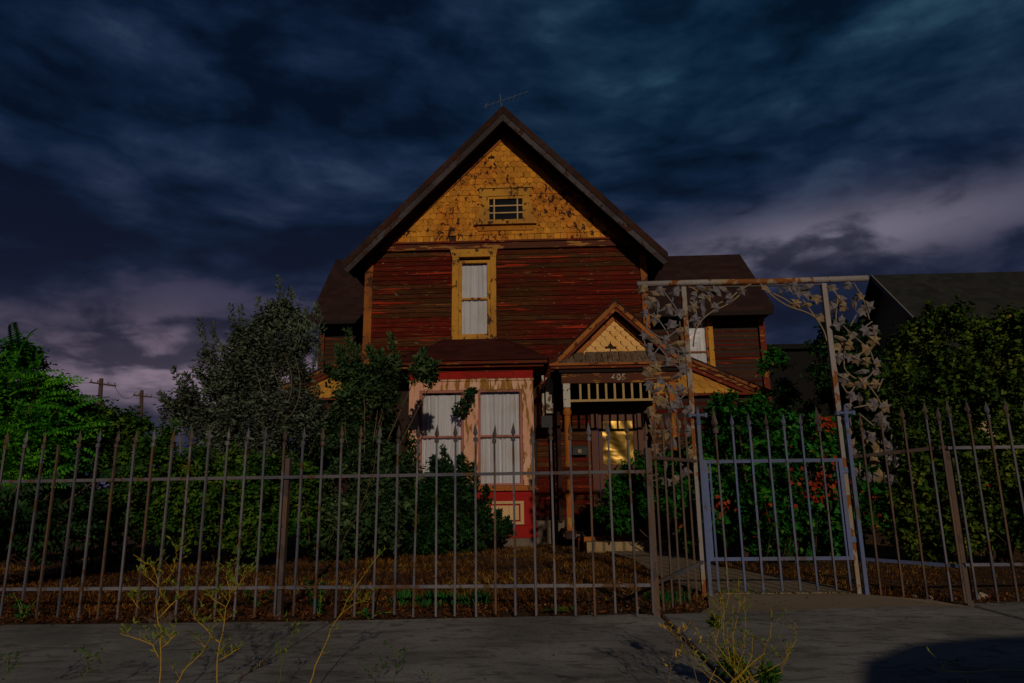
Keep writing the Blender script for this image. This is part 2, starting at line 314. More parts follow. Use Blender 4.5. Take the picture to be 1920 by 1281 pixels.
def leaves(name, P, D, N, L, Wd, mat, parent, fold=.25, extra=None):
    P = np.asarray(P, float); n = len(P); D = D/np.linalg.norm(D, axis=1, keepdims=True)
    Sd = np.cross(D, N); Sd /= np.linalg.norm(Sd, axis=1, keepdims=True)+1e-9; Nn = np.cross(Sd, D)
    L = np.broadcast_to(L, n)[:, None]; Wd = np.broadcast_to(Wd, n)[:, None]
    V = np.stack([P, P+D*L*.45+Sd*Wd/2+Nn*Wd*fold, P+D*L-Nn*L*.12, P+D*L*.45-Sd*Wd/2+Nn*Wd*fold], 1).reshape(-1, 3)
    idx = np.arange(n)[:, None]*4+np.array([[0, 1, 2, 0, 2, 3]]); idx = idx.reshape(-1)
    me = bpy.data.meshes.new(name); me.vertices.add(4*n); me.vertices.foreach_set('co', V.ravel().astype(np.float32))
    me.loops.add(6*n); me.loops.foreach_set('vertex_index', idx.astype(np.int32)); me.polygons.add(2*n)
    me.polygons.foreach_set('loop_start', np.arange(0, 6*n, 3, dtype=np.int32)); me.materials.append(M[mat]); me.update(calc_edges=True)
    o = bpy.data.objects.new(name, me); return link(o, parent)
def nrm(a): return a/(np.linalg.norm(a, axis=-1, keepdims=True)+1e-9)
def crown(blobs, ns, sl, per, leafL, leafW, up=.7, spread=.5, out=.5, zmin=.03, shell=2.5):
    """sprigs of leaves spread through ellipsoids (x,y,z,rx,ry,rz)"""
    bl = np.array(blobs, float); vol = (bl[:, 3]*bl[:, 5]*np.sqrt(bl[:, 4])); w = vol/vol.sum()
    nc = max(len(bl)*2, int(ns/30)); kc = rng.choice(len(bl), nc, p=w)
    u = nrm(rng.normal(size=(nc, 3))); u[:, 1] = np.where(rng.random(nc) < .75, -np.abs(u[:, 1]), u[:, 1])
    r = rng.random(nc)**(1/shell); cc = bl[kc, :3]+u*bl[kc, 3:]*(r*.86)[:, None]
    k = rng.integers(0, nc, ns); uu = u[k]; v = nrm(rng.normal(size=(ns, 3))+uu*.5+np.array([0, 0, .35]))
    rc = np.minimum(.72*sl, np.minimum(bl[kc, 3], bl[kc, 5])*.6)[k]
    p0 = cc[k]+v*rc[:, None]*(rng.random(ns)**.6)[:, None]; u = v
    d = nrm(u*out+np.array([0, 0, up])+rng.normal(size=(ns, 3))*spread*.6); ln = sl*(.4+.9*rng.random(ns))*np.minimum(1, np.minimum(bl[kc, 3], bl[kc, 5])/.14)[k]
    t_ = (np.arange(per)+.5)/per
    P = p0[:, None]+d[:, None]*(ln[:, None, None]*t_[None, :, None]); P = P+rng.normal(size=P.shape)*leafL*.18
    a = rng.random((ns, 1))*6.28+np.arange(per)[None]*2.4
    e1 = nrm(np.cross(d, [0.3, 1, .2])); e2 = np.cross(d, e1)
    LD = e1[:, None]*np.cos(a)[..., None]+e2[:, None]*np.sin(a)[..., None]+d[:, None]*.55
    LN = d[:, None]+rng.normal(size=P.shape)*.5
    P = P.reshape(-1, 3); LD = LD.reshape(-1, 3); LN = LN.reshape(-1, 3); ok = P[:, 2] > zmin
    sz = leafL*(.45+1.0*rng.random(len(P))**1.3)
    return P[ok], LD[ok], LN[ok], sz[ok], sz[ok]*leafW/leafL, p0, d, ln
def stems(p0, d, ln, r, every, mat, parent, name='twigs'):
    b = B()
    for i in range(0, len(p0), every):
        if p0[i, 2] > .1: b.tube([p0[i]-d[i]*ln[i]*.6, p0[i], p0[i]+d[i]*ln[i]*.9], [r, r*.8, r*.4], 3, False)
    o = b.mk(name, mat, parent); o['kind'] = 'stuff'; return o
def shoot_leaves(shoots, lL, lW, n, r):
    Ps = []; Ds = []
    for (a, b_) in shoots:
        a = np.array(a); b_ = np.array(b_); u = rng.random(n); q = a+(b_-a)*u[:, None]+np.c_[.03*np.sin(u*5), np.zeros(n), np.zeros(n)]
        o = nrm(rng.normal(size=(n, 3))); rr = r*(1-.75*u)*(.3+rng.random(n)); Ps.append(q+o*rr[:, None]); Ds.append(o*.8+[0, 0, .8])
    P = np.concatenate(Ps); D = np.concatenate(Ds); sz = lL*(.6+.6*rng.random(len(P))); return P, D, rng.normal(size=P.shape), sz, sz*lW/lL
def bez(p, n=9):
    P = [Vector(q) for q in p]
    while len(P) < 3: P.insert(1, (P[0]+P[-1])/2)
    a, b_, c = P[0], P[1]*2-(P[0]+P[-1])/2, P[-1]
    return [a*(1-t_)**2+b_*2*t_*(1-t_)+c*t_*t_ for t_ in [i/n for i in range(n+1)]]
def pale_stems(root, lines, Y, r=.0055, mat='palebark'):
    for s in lines: B().tube(bez([at(x, y, Y+.02*i) for i, (x, y) in enumerate(s)][:3]), [r*(.55+.05*i) for i in range(10)], 5).mk('stem', mat, root, True)
def plant(name, label, cat, base, blobs, ns, sl, per, lL, lW, mat, barkmat='bark', trunks=5, group=None, tr=.025, bits=None, twig=6, shoots=None, sr=.09, **kw):
    root = thing(name, base, label, cat, group)
    P, D, N, L, Wd, p0, d, ln = crown(blobs, ns, sl, per, lL, lW, **kw)
    if shoots:
        sh_ = shoot_leaves(shoots, lL, lW, 170, sr); P, D, N, L, Wd = [np.concatenate([a_, b_]) for a_, b_ in zip((P, D, N, L, Wd), sh_)]
    fo = leaves('foliage', P, D, N, L, Wd, mat, root); fo['kind'] = 'stuff'
    b = B(); bl = random.sample(list(blobs), min(trunks, len(blobs)))
    for q in bl:
        e = Vector(q[:3])+Vector((0, 0, q[5]*.6)); s0 = Vector(base)+Vector((random.uniform(-.15, .15), random.uniform(-.1, .1), 0)); md = (s0+e)/2+Vector((random.uniform(-.2, .2), random.uniform(-.25, 0), random.uniform(-.1, .2)))
        b.tube([s0, (s0+md)/2+Vector((0, 0, .05)), md, (md+e)/2, e], [tr, tr*.9, tr*.7, tr*.5, tr*.2], 5)
    b.mk('branches', barkmat, root, True)
    if twig: stems(p0, d, ln, tr*.18, twig, barkmat, root)
    if bits:
        for (nm, m_, cnt, size, zr) in bits:
            k = rng.choice(len(P), cnt); Q = P[k]; Q = Q[(Q[:, 2] > zr[0]) & (Q[:, 2] < zr[1])]; Q[:, 1] -= .03
            Q = np.repeat(Q, 5, 0)+rng.normal(size=(len(Q)*5, 3))*size*.35; Dd = rng.normal(size=Q.shape); Dd[:, 1] -= .6
            leaves(nm, Q, Dd, rng.normal(size=Q.shape)+[0, -1, 0], size, size*.8, m_, root)['kind'] = 'stuff'
    return root

# ---------------------------------------------------------------- ground
def sheet(name, pts, z, mat, parent=None): return tag(mk(name, [(x, y, z) for x, y in pts], [tuple(range(len(pts)))], mat, parent), kind='structure')
sheet('ground', [(-700, -300), (700, -300), (700, 900), (-700, 900)], -.24, 'soil')
sheet('road', [(-60, -9), (60, -9), (60, .35), (-60, .35)], -.13, 'asphalt')
tag(B().box(-60, 60, .35, .5, -.2, .0).mk('kerb', 'concrete'), kind='structure')
sheet('verge', [(-60, .5), (60, .5), (60, 3.2), (-60, 3.2)], -.015, 'dirt')
# lawn with small bumps
nx, ny = 150, 100; vs = []; fs = []
for j in range(ny):
    for i in range(nx):
        x = -22+44*i/(nx-1); y = 5.15+ (j/(ny-1))**1.6*26
        z = -.012+.018*math.sin(x*2.3+y)*math.sin(y*3.1-x)+random.uniform(-.008, .008)
        if x > 2.9 and y > 5.9: z += .03
        vs.append((x, y, min(z, .03) if y > 6.2 else min(z, -.006)))
for j in range(ny-1):
    for i in range(nx-1):
        a = j*nx+i; fs.append((a, a+1, a+nx+1, a+nx))
tag(mk('lawn', vs, fs, 'soil', None, True), kind='structure')
# sidewalk
edge = lambda x: 5.24 + (.03*(x+4) if x < -1.57 else .073+.09*(x+1.57) if x < .9 else .295+.16*(x-.9))
sw = sheet('sidewalk', [(-30, 3.1), (30, 3.1), (30, 5.2), (-30, 5.2)], -.022, 'jointdirt')
jx = [-13.8, -11.36, -8.91, -6.46, -4.01, -1.565, .885, 3.36, 5.8, 8.25, 10.7]
def slab(a, b_, parent, y0=3.2, lift=0):
    g = .016; q = [(a+g, y0), (b_-g, y0), (b_-g, edge(b_)), (a+g, edge(a))]; bv = .012
    cx = sum(p[0] for p in q)/4; cy = sum(p[1] for p in q)/4
    inn = [(p[0]+(bv if p[0] < cx else -bv), p[1]+(bv if p[1] < cy else -bv)) for p in q]
    vs = [(x, y, -.13) for x, y in q]+[(x, y, -.010+lift) for x, y in q]+[(x, y, lift) for x, y in inn]
    fs = [(i, (i+1) % 4, (i+1) % 4+4, i+4) for i in range(4)]+[(i+4, (i+1) % 4+4, (i+1) % 4+8, i+8) for i in range(4)]+[(8, 9, 10, 11)]
    return mk('slab', vs, fs, 'concrete', parent)
for i in range(len(jx)-1): slab(jx[i], jx[i+1], sw, lift=[0, .004, .001, .003][i % 4])
# front path: apron outside the gate and walk to the step
pp = [gd(*p) for p in [(1136, 1036), (1262, 1036), (1345, 1066), (1470, 1086), (1560, 1103)]]
walk = [(p[0], p[1]) for p in pp]+[(2.72, 6.45), (1.45, 6.45)]+[gd(1238, 1086)[:2], gd(1222, 1074)[:2], gd(1188, 1052)[:2]]
pth = tag(mk('path', [(x, y, .0235) for x, y in walk]+[(x, y, -.05) for x, y in walk], [tuple(range(len(walk)))]+[(i, (i+1) % len(walk), (i+1) % len(walk)+len(walk), i+len(walk)) for i in range(len(walk))], 'path'), kind='structure')
apr = [(1.16, 5.50), (1.25, 5.72), (1.33, 5.86), (1.37, 6.06), (1.45, 6.40), (2.74, 6.40), (2.86, 6.25), (3.02, 6.1), (3.15, 6.03), (3.32, 5.88), (3.36, 5.70)]
n_ = len(apr); apr2 = [(x, y, -.004 if y < 5.9 else .022) for x, y in apr]
mk('apron_slab', apr2+[(x, y, -.08) for x, y in apr], [tuple(range(n_))]+[(i, (i+1) % n_, (i+1) % n_+n_, i+n_) for i in range(n_)], 'path', pth)

# ---------------------------------------------------------------- the house
YW, YB, YP, YR = 13.05, 12.3, 11.7, 12.5
house = thing('abandoned_house', (-.6, YW, 0), 'derelict two storey wooden house with peeling dark red siding and yellow shingled gable', 'house')
# walls
fw = B()
fw.prism([(-3.40, .3), (.98, .3), (.98, 2.46), (1.98, 2.46), (1.98, .3), (2.18, .3), (2.18, 5.78), (-.62, 8.5), (-3.40, 5.78)], YW+.04, YW+.14)
fw.box(-3.40, -3.28, YW+.14, 24, .3, 5.9).box(2.06, 2.18, YW+.14, 24, .3, 5.9)
front = fw.mk('front_wall', 'wallback', house)
# weatherboards, each its own piece
bd = B(); bd.add([(0, .036, 0), (1, .036, 0), (0, .01, 0), (1, .01, 0), (0, .024, 1), (1, .024, 1), (0, .036, 1), (1, .036, 1)],
                 [(2, 3, 5, 4), (0, 1, 3, 2), (0, 2, 4, 6), (1, 7, 5, 3), (4, 5, 7, 6)])
def mesh_only(b, name, mat):
    me = bpy.data.meshes.new(name); me.from_pydata(b.v, [], b.f); me.materials.append(M[mat]); me.update(); return me
bme = mesh_only(bd, 'siding_board', 'siding'); bmb = mesh_only(bd, 'siding_board_brown', 'siding_brown')
def boards(x0, x1, z0, z1, Y, parent, pitch=.098, me=bme, joints=.3, brown=.12):
    n = max(1, round((z1-z0)/pitch)); p = (z1-z0)/n
    for i in range(n):
        cuts = [x0, x1]
        if x1-x0 > 1.5 and random.random() < joints: cuts = [x0, x0+(x1-x0)*random.uniform(.25, .75), x1]
        for a, b_ in zip(cuts[:-1], cuts[1:]):
            inst('siding_board', bmb if random.random() < brown else me, (a+.001, Y-.012+random.uniform(-.004, .003), z0+i*p), parent, (0, random.uniform(-.0008, .0008), 0), (b_-a-.002, 1.35, p-.003))
boards(-3.30, -1.69, 3.28, 5.72, YW, front, brown=.4); boards(-.79, 2.08, 3.86, 5.72, YW, front); boards(-1.69, 2.08, 3.28, 3.84, YW, front)
boards(-.05, .97, .5, 3.26, YW, front, brown=.5); boards(1.99, 2.08, .5, 3.26, YW, front)
# corner boards, frieze
for x0, x1 in ((-3.45, -3.29), (2.07, 2.20)): box('corner_board', (x0, x1, YW-.035, YW+.06, .35, 5.74), 'trimor', house)
box('frieze_board', (-3.3, 2.13, YW-.05, YW+.03, 5.735, 5.865), 'frieze', house)
box('frieze_moulding', (-3.02, 1.90, YW-.085, YW+.03, 5.867, 5.905), 'trimred', house)
# roof
ap = (-.606, 8.598); sl = (8.598-5.40)/3.09
def rz(x, off=0): return ap[1]-abs(x-ap[0])*sl-off
for s in (-1, 1):
    xe = ap[0]+s*3.10
    rp = [(ap[0], rz(ap[0])), (xe, rz(xe)), (xe, rz(xe)-.10), (ap[0], rz(ap[0])-.12)]
    B().prism(rp if s < 0 else rp[::-1], YR+.03, 25).mk('roof_slope', 'roof', house)
    o1 = .155; o2 = .315
    e1 = [(ap[0]+s*.002, rz(ap[0], -.012)), (xe+s*.03, rz(xe+s*.03, -.012)), (xe+s*.03, rz(xe+s*.03, o1)), (ap[0]+s*.002, rz(ap[0], o1))]
    B().prism(e1 if s > 0 else e1[::-1], YR-.03, YR+.028).mk('verge_board', 'rakered', house)
    e2 = [(ap[0]+s*.002, rz(ap[0], o1+.004)), (xe+s*.03, rz(xe+s*.03, o1+.004)), (xe-s*.06, rz(xe-s*.06, o2)), (ap[0]+s*.002, rz(ap[0], o2))]
    B().prism(e2 if s > 0 else e2[::-1], YR-.012, YR+.026).mk('barge_board', 'rake', house)
    e3 = [(ap[0], rz(ap[0], .122)), (xe, rz(xe, .122)), (xe, rz(xe, .16)), (ap[0], rz(ap[0], .16))]
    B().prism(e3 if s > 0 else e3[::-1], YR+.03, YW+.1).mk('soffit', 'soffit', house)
    # trim following the rake on the gable wall
    gx = -.62; xb = gx+s*2.62
    f1 = [(gx, 8.20+.16), (xb, 8.36-2.62*.985), (xb, 8.36-2.62*.985-.14), (gx, 8.20)]
    B().prism(f1 if s > 0 else f1[::-1], YW-.06, YW+.03).mk('rake_trim', 'trimred', house)
    f2 = [(gx, 8.194), (xb-s*.14, 8.194-2.48*.985), (xb-s*.17, 8.194-2.48*.985-.03), (gx, 8.155)]
    B().prism(f2 if s > 0 else f2[::-1], YW-.07, YW+.02).mk('rake_moulding', 'trimor', house)
# gable shingles
gw = B().prism([(-3.0, 5.90), (1.78, 5.90), (-.62, 8.2)], YW+.0, YW+.035).mk('gable_wall', 'wallback', house)
def shingle_mesh(kind, w, h, th=.024, ex=1.5):
    b = B(); n = 7
    if kind == 'round': low = [(-w/2*math.cos(math.pi*i/n), -w*.42*math.sin(math.pi*i/n)) for i in range(n+1)]
    elif kind == 'hex': low = [(-w/2, 0), (-w*.25, -w*.36), (w*.25, -w*.36), (w/2, 0)]
    else: low = [(-w/2, 0-w*.3), (w/2, -w*.3)]
    pts = low+[(w/2, h), (-w/2, h)]; m = len(pts)
    b.add([(x, -th if z < h*.9 else -th*.35, z) for x, z in pts]+[(x, 0, z) for x, z in pts], [tuple(range(m))]+[(i, i+m, (i+1) % m+m, (i+1) % m) for i in range(m)])
    return b
rw, rp_ = .1325, .124
SH = {'r': mesh_only(shingle_mesh('round', rw-.006, rp_*1.25), 'shingle', 'shingle'), 's': mesh_only(shingle_mesh('sq', rw-.008, rp_*1.25), 'square_shingle', 'shingle')}
def fill(rows, pitch, w, z0, inside, parent, Y, SHm, name, skip=None, jit=.004):
    for r_ in range(rows):
        z = z0+r_*pitch
        for i in range(-40, 40):
            x = parent['_cx']+(i+.5*(r_ % 2))*w
            if not inside(x, z) or (skip and skip(x, z)): continue
            if random.random() < .012: continue
            inst(name, SHm(r_), (x+random.uniform(-.003, .003), Y-random.uniform(0, jit)-.002*(r_ % 3), z+random.uniform(-.006, .004)), parent, (rad(random.uniform(-3.4, -1.2)), rad(random.uniform(-1.4, 1.4)), 0))
gw['_cx'] = -.62
def in_gable(x, z): return z < 8.19-abs(x+.62)*.985+.05 and z > 5.9
def in_louver(x, z): return 6.30 < z < 6.97 and -1.02+.0 < x < -.16
fill(20, rp_, rw, 5.955, in_gable, gw, YW-.012, lambda r_: SH['s'] if r_ in (0, 1, 8, 9) and r_ != 9 or r_ == 8 else SH['r'], 'shingle', in_louver)
# louvre window in the gable
lw = B(); Yl = YW-.085
for a in [((-1.13, 6.86), (-.05, 6.86), (-.05, 7.02), (-1.13, 7.02)), ((-1.19, 6.30), (-.985, 6.30), (-.955, 6.856), (-1.07, 6.856)), ((-.20, 6.30), (-.0, 6.30), (-.11, 6.856), (-.23, 6.856))]: lw.prism(list(a), Yl, YW)
gwin = lw.mk('attic_window', 'trim', house)
box('cap_moulding', (-1.16, -.02, Yl-.03, YW, 7.023, 7.06), 'trim', gwin); box('sill', (-1.24, .03, Yl-.04, YW, 6.235, 6.297), 'trim', gwin)
B().prism([(-1.16, 6.12), (-.03, 6.12), (-.0, 6.232), (-1.2, 6.232)], Yl+.03, YW).mk('apron_board', 'shingle', gwin)
sf = B(); sf.box(-.983, -.93, Yl+.012, YW, 6.30, 6.85).box(-.25, -.202, Yl+.012, YW, 6.30, 6.85).box(-.929, -.251, Yl+.012, YW, 6.80, 6.85).box(-.929, -.251, Yl+.012, YW, 6.30, 6.35)
sf.mk('sash', 'trim', gwin)
mb = B()
for x in (-.83, -.355): mb.box(x-.013, x+.013, Yl+.022, Yl+.05, 6.352, 6.798)
for z in (6.50, 6.655): mb.box(-.928, -.252, Yl+.026, Yl+.046, z-.013, z+.013)
mb.mk('glazing_bars', 'cream', gwin)
box('pane', (-.928, -.252, YW-.03, YW-.022, 6.352, 6.798), 'darkglass', gwin)
# tall upper window
def curtainm(x0, x1, z0, z1, Y, parent, folds=9, amp=.026):
    nx = folds*10; vs = []; fs = []; ph = [random.uniform(0, 6.28) for _ in range(3)]; nz = 8
    for j in range(nz+1):
        v = j/nz
        for i in range(nx+1):
            u0 = i/nx; u = u0+.02*math.sin(u0*19+ph[1])*(1+v)+.012*math.sin(u0*47+ph[2]); y = amp*(math.sin(u*folds*6.28+ph[0]+v*.8)+.6*math.sin(u*folds*3.7*2+ph[1]-v)+.4*math.sin(u*folds*15+ph[2]+v*2))
            vs.append((x0+(x1-x0)*(u0+.018*math.sin(v*3+u0*9+ph[0])*min(1, 8*u0*(1-u0))), Y+y, z0+(z1-z0)*v))
    for j in range(nz):
        for i in range(nx):
            a = j*(nx+1)+i; fs.append((a, a+1, a+nx+2, a+nx+1))
    return mk('curtain', vs, fs, 'curtain', parent, True)
def sash_window(parent, x0, x1, z0, z1, zm, Y, mat, folds, cas=.04, name='window', amp=.018, back=.12):
    w = B(); w.box(x0-cas, x0, Y-.02, Y+.05, z0, z1).box(x1, x1+cas, Y-.02, Y+.05, z0, z1).box(x0-cas, x1+cas, Y-.02, Y+.05, z1+.001, z1+cas).box(x0-cas, x1+cas, Y-.03, Y+.05, z0-cas, z0-.001)
    o = w.mk('window', mat, parent)
    box('meeting_rail', (x0+.001, x1-.001, Y-.01, Y+.045, zm-.018, zm+.018), mat, o)
    box('pane', (x0+.001, x1-.001, Y+.012, Y+.016, z0+.001, zm-.019), 'glass', o); box('pane', (x0+.001, x1-.001, Y+.024, Y+.028, zm+.019, z1-.001), 'glass', o)
    curtainm(x0-.02, x1+.02, z0-.02, z1-.035, Y+back*.62, o, folds, amp)
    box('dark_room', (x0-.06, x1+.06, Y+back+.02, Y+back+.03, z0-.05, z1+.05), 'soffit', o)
    return o
Yu = YW-.07
uw = sash_window(house, -1.485, -.975, 3.965, 5.43, 4.69, Yu+.005, 'trim', 4, .055, amp=.008, back=.09)
c = B(); c.box(-1.68, -1.545, Yu-.02, YW, 3.86, 5.555).box(-.915, -.80, Yu-.02, YW, 3.86, 5.555)
c.prism([(-1.68, 5.558), (-.80, 5.558), (-.765, 5.72), (-1.72, 5.72)], Yu-.03, YW)
c.mk('window_casing', 'trim', house); box('window_sill', (-1.543, -.917, Yu-.04, YW, 3.85, 3.908), 'trim', house)
# bay window
bay = B().box(-2.33, -.12, YB+.06, YB+.09, .42, 1.04).box(-2.33, -.12, YB+.06, YB+.09, 2.76, 3.14).box(-2.33, -2.26, YB+.091, YW+.03, .15, 3.14).box(-.19, -.12, YB+.091, YW+.03, .15, 3.14).mk('bay_wall', 'redpanel', house)
box('plinth', (-2.36, -.09, YB+.0, YW, .0, .15), 'found', house)
box('base_board', (-2.37, -.08, YB-.01, YB+.055, .155, .36), 'redpanel', bay)
box('panel_board', (-2.36, -.09, YB+.01, YB+.056, .365, .955), 'redpanel', bay)
for x0, x1 in ((-2.12, -1.30), (-.96, -.30)):
    q = B(); q.box(x0, x1, YB-.012, YB+.006, .385, .43).box(x0, x1, YB-.012, YB+.006, .735, .78).box(x0, x0+.06, YB-.012, YB+.006, .431, .734).box(x1-.06, x1, YB-.012, YB+.006, .431, .734)
    q.mk('panel_frame', 'cream', bay); box('raised_panel', (x0+.09, x1-.09, YB-.006, YB+.006, .46, .705), 'cream', bay)
    for g_ in range(4):
        xx = x0+.12+g_*(x1-x0-.24)/3; box('panel_bead', (xx-.004, xx+.004, YB-.011, YB-.0065, .465, .70), 'pink', bay)
bs_ = B().box(-2.42, -.04, YB-.06, YB+.05, .96, 1.0).box(-2.38, -.07, YB-.03, YB+.05, 1.002, 1.045).mk('window_sill', 'trimor', bay)
cs = B()
cs.box(-2.36, -2.17, YB-.025, YB+.055, 1.05, 2.92).box(-.30, -.10, YB-.025, YB+.055, 1.05, 2.92).box(-1.355, -1.10, YB-.025, YB+.055, 1.05, 2.72)
cs.box(-2.168, -.302, YB-.022, YB+.055, 2.76, 2.92)
cs.mk('window_casing', 'peach', bay)
box('casing_moulding', (-2.38, -.09, YB-.045, YB+.03, 2.922, 2.955), 'peach', bay)
for x0, x1 in ((-2.12, -1.40), (-1.06, -.345)): sash_window(house, x0, x1, 1.09, 2.715, 1.92, YB+.0, 'pink', 7, .04)
box('bay_frieze', (-2.36, -.10, YB+.01, YB+.055, 2.958, 3.15), 'redpanel', bay)
for x0, x1 in ((-2.25, -1.62), (-1.30, -.45)):
    q = B(); q.box(x0, x1, YB-.005, YB+.006, 3.10, 3.115).box(x0, x1, YB-.005, YB+.006, 2.965, 2.98).box(x0, x0+.015, YB-.005, YB+.006, 2.981, 3.099).box(x1-.015, x1, YB-.005, YB+.006, 2.981, 3.099)
    q.mk('frieze_panel', 'trimred', bay)
box('bay_cornice', (-2.62, .10, YB-.14, YW, 3.155, 3.20), 'trimred', bay); box('bay_fascia', (-2.72, .17, YB-.22, YW, 3.203, 3.262), 'trimred', bay)
e = [(-2.76, YB-.26, 3.265), (.20, YB-.26, 3.265), (.20, YW+.0, 3.265), (-2.76, YW+.0, 3.265)]; tp = [(-1.75, YW-.25, 3.80), (-.78, YW-.25, 3.80), (-.45, YW-.02, 3.86), (-2.05, YW-.02, 3.86)]
mk('bay_roof', [(-2.76, YB-.26, 3.295), (.20, YB-.26, 3.295), (.20, YW-.03, 3.295), (-2.76, YW-.03, 3.295), (-1.72, YW-.20, 3.84), (-.80, YW-.20, 3.84), (-.62, YW-.03, 3.87), (-1.9, YW-.03, 3.87), (-2.76, YB-.26, 3.265), (.20, YB-.26, 3.265), (.20, YW-.03, 3.265), (-2.76, YW-.03, 3.265)],
   [(0, 1, 5, 4), (1, 2, 6, 5), (3, 0, 4, 7), (4, 5, 6, 7), (0, 8, 9, 1), (1, 9, 10, 2), (3, 11, 8, 0), (8, 11, 10, 9)], 'bayroof', house)
# ---- porch
pa = (1.383, 4.238); psl = .985
def pz(x, off=0): return pa[1]-abs(x-pa[0])*psl-off
pr = B()
for s in (-1, 1):
    xe = pa[0]+s*1.16
    q = [(pa[0], pz(pa[0], .01)), (xe, pz(xe, .01)), (xe, pz(xe, .07)), (pa[0], pz(pa[0], .09))]
    B().prism(q if s > 0 else q[::-1], YP-.02, YW).mk('porch_roof_slope', 'roof', house)
    for k, (a, b_, y, m_) in enumerate([(-.008, .035, -.075, 'rakered'), (.04, .14, -.06, 'trimor'), (.145, .21, -.035, 'trimred')]):
        q = [(pa[0]+s*.001, pz(pa[0], a)), (xe+s*.02, pz(xe, a)), (xe+s*(.02-k*.05), pz(xe-s*k*.05, b_)), (pa[0]+s*.001, pz(pa[0], b_))]
        B().prism(q if s > 0 else q[::-1], YP+y, YP-.021).mk('porch_barge_board', m_, house)
    q = [(pa[0]+s*.01, 4.02), (pa[0]+s*.78, 3.27), (pa[0]+s*.66, 3.27), (pa[0]+s*.01, 3.91)]
    B().prism(q if s > 0 else q[::-1], YP+.17, YP+.21).mk('pediment_trim', 'trimor', house)
pw = B().prism([(.55, 3.2), (2.22, 3.2), (pa[0], 4.06)], YP+.25, YP+.30).mk('porch_pediment', 'rakered', house); pw['_cx'] = 1.383
HX = mesh_only(shingle_mesh('hex', .166, .088, .034), 'hexagonal_shingle', 'hex')
fill(8, .092, .182, 3.31, lambda x, z: z < 4.03-abs(x-1.383)*1.0 and z > 3.2, pw, YP+.245, lambda r_: HX, 'hexagonal_shingle', jit=.002)
# small pent roof of weathered shakes
pent = box('porch_cornice', (.22, 2.55, YP-.10, YP+.1, 3.0, 3.045), 'trimred', house)
box('cornice_moulding', (.20, 2.57, YP-.14, YP+.1, 3.048, 3.085), 'trimor', pent)
skm = mesh_only(B().add([(0, 0, 0), (1, 0, 0), (1, .30, .24), (0, .30, .24), (0, 0, .02), (1, 0, .02), (1, .30, .255), (0, .30, .255)], [(0, 3, 2, 1), (4, 5, 6, 7), (0, 1, 5, 4), (1, 2, 6, 5), (2, 3, 7, 6), (3, 0, 4, 7)]), 'wood_shake', 'shake')
x = .36
while x < 2.40:
    w = random.uniform(.07, .15)
    if random.random() > .06: inst('wood_shake', skm, (x, YP-.1+random.uniform(-.015, .02), 3.088+random.uniform(0, .008)), pent, (0, 0, random.uniform(-.05, .05)), (w-.006, 1, 1))
    x += w
beam = box('porch_beam', (.40, 2.40, YP-.005, YP+.13, 2.755, 2.93), 'frieze', house)
box('beam_cap', (.36, 2.44, YP-.05, YP+.15, 2.935, 2.995), 'soffit', house)
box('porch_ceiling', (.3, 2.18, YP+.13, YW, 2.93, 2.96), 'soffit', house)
# house number
fc = bpy.data.curves.new('number', 'FONT'); fc.body = '405'; fc.size = .155; fc.extrude = .006; fc.space_character = 1.15
fo = bpy.data.objects.new('house_number', fc); C.objects.link(fo); dg = bpy.context.evaluated_depsgraph_get()
me = bpy.data.meshes.new_from_object(fo.evaluated_get(dg)); C.objects.unlink(fo)
bx, _, bz = at(1146, 713, YP-.012); mno = bpy.data.objects.new('house_number', me); me.materials.clear(); me.materials.append(M['white'])
for v in me.vertices: v.co = Vector((bx+v.co.x, YP-.012+v.co.z*-1, bz+v.co.y))
link(mno, beam)
# spindle frieze
sr = box('spindle_rail', (.54, 2.20, YP+.02, YP+.07, 2.435, 2.475), 'cream_bal', house)
for i in range(11):
    xx = .72+i*.148; box('spindle', (xx-.018, xx+.018, YP+.03, YP+.062, 2.476, 2.754), 'cream_bal', house)
for x0 in (.425, 2.235):
    co = B(); co.box(x0, x0+.115, YP+.0, YP+.115, .30, .9); z = .9
    cx, cy = x0+.0575, YP+.0575
    co.tube([(cx, cy, .9), (cx, cy, .95), (cx, cy, 1.0), (cx, cy, 1.6), (cx, cy, 2.12), (cx, cy, 2.20), (cx, cy, 2.22), (cx, cy, 2.27), (cx, cy, 2.31), (cx, cy, 2.34)], [.05, .062, .052, .058, .056, .052, .068, .074, .064, .05], 14)
    o = co.mk('porch_column', 'column', house)
    box('column_head', (x0-.002, x0+.117, YP-.002, YP+.117, 2.341, 2.754), 'white' if x0 < 1 else 'column', o)
    box('column_base', (x0-.03, x0+.145, YP-.03, YP+.14, .17, .298), 'rakered', o)
# porch floor, steps
fl = box('porch_floor', (.35, 2.3, YP+.02, YW, .2, .262), 'found', house)
for i in range(15):
    xx = .36+i*.129; box('floor_board', (xx, xx+.124, YP-.04, YW-.02, .264, .286), 'rakered', fl)
box('porch_skirt', (.6, 2.2, YP+.05, YP+.1, .0, .2), 'trimred', house)
step = box('concrete_step', (.70, 2.0, YP-.62, YP-.28, .0, .155), 'concrete_step', house); box('upper_step', (.68, 2.15, YP-.27, YP-.02, .0, .215), 'trimor', house)
box('foundation', (-.1, .42, YW-.08, YW+.02, .0, .42), 'found', house); box('foundation', (-3.4, -2.36, YW-.08, YW+.02, .0, .42), 'found', house); box('foundation', (2.0, 2.2, YW-.08, YW+.02, 0, .42), 'found', house)
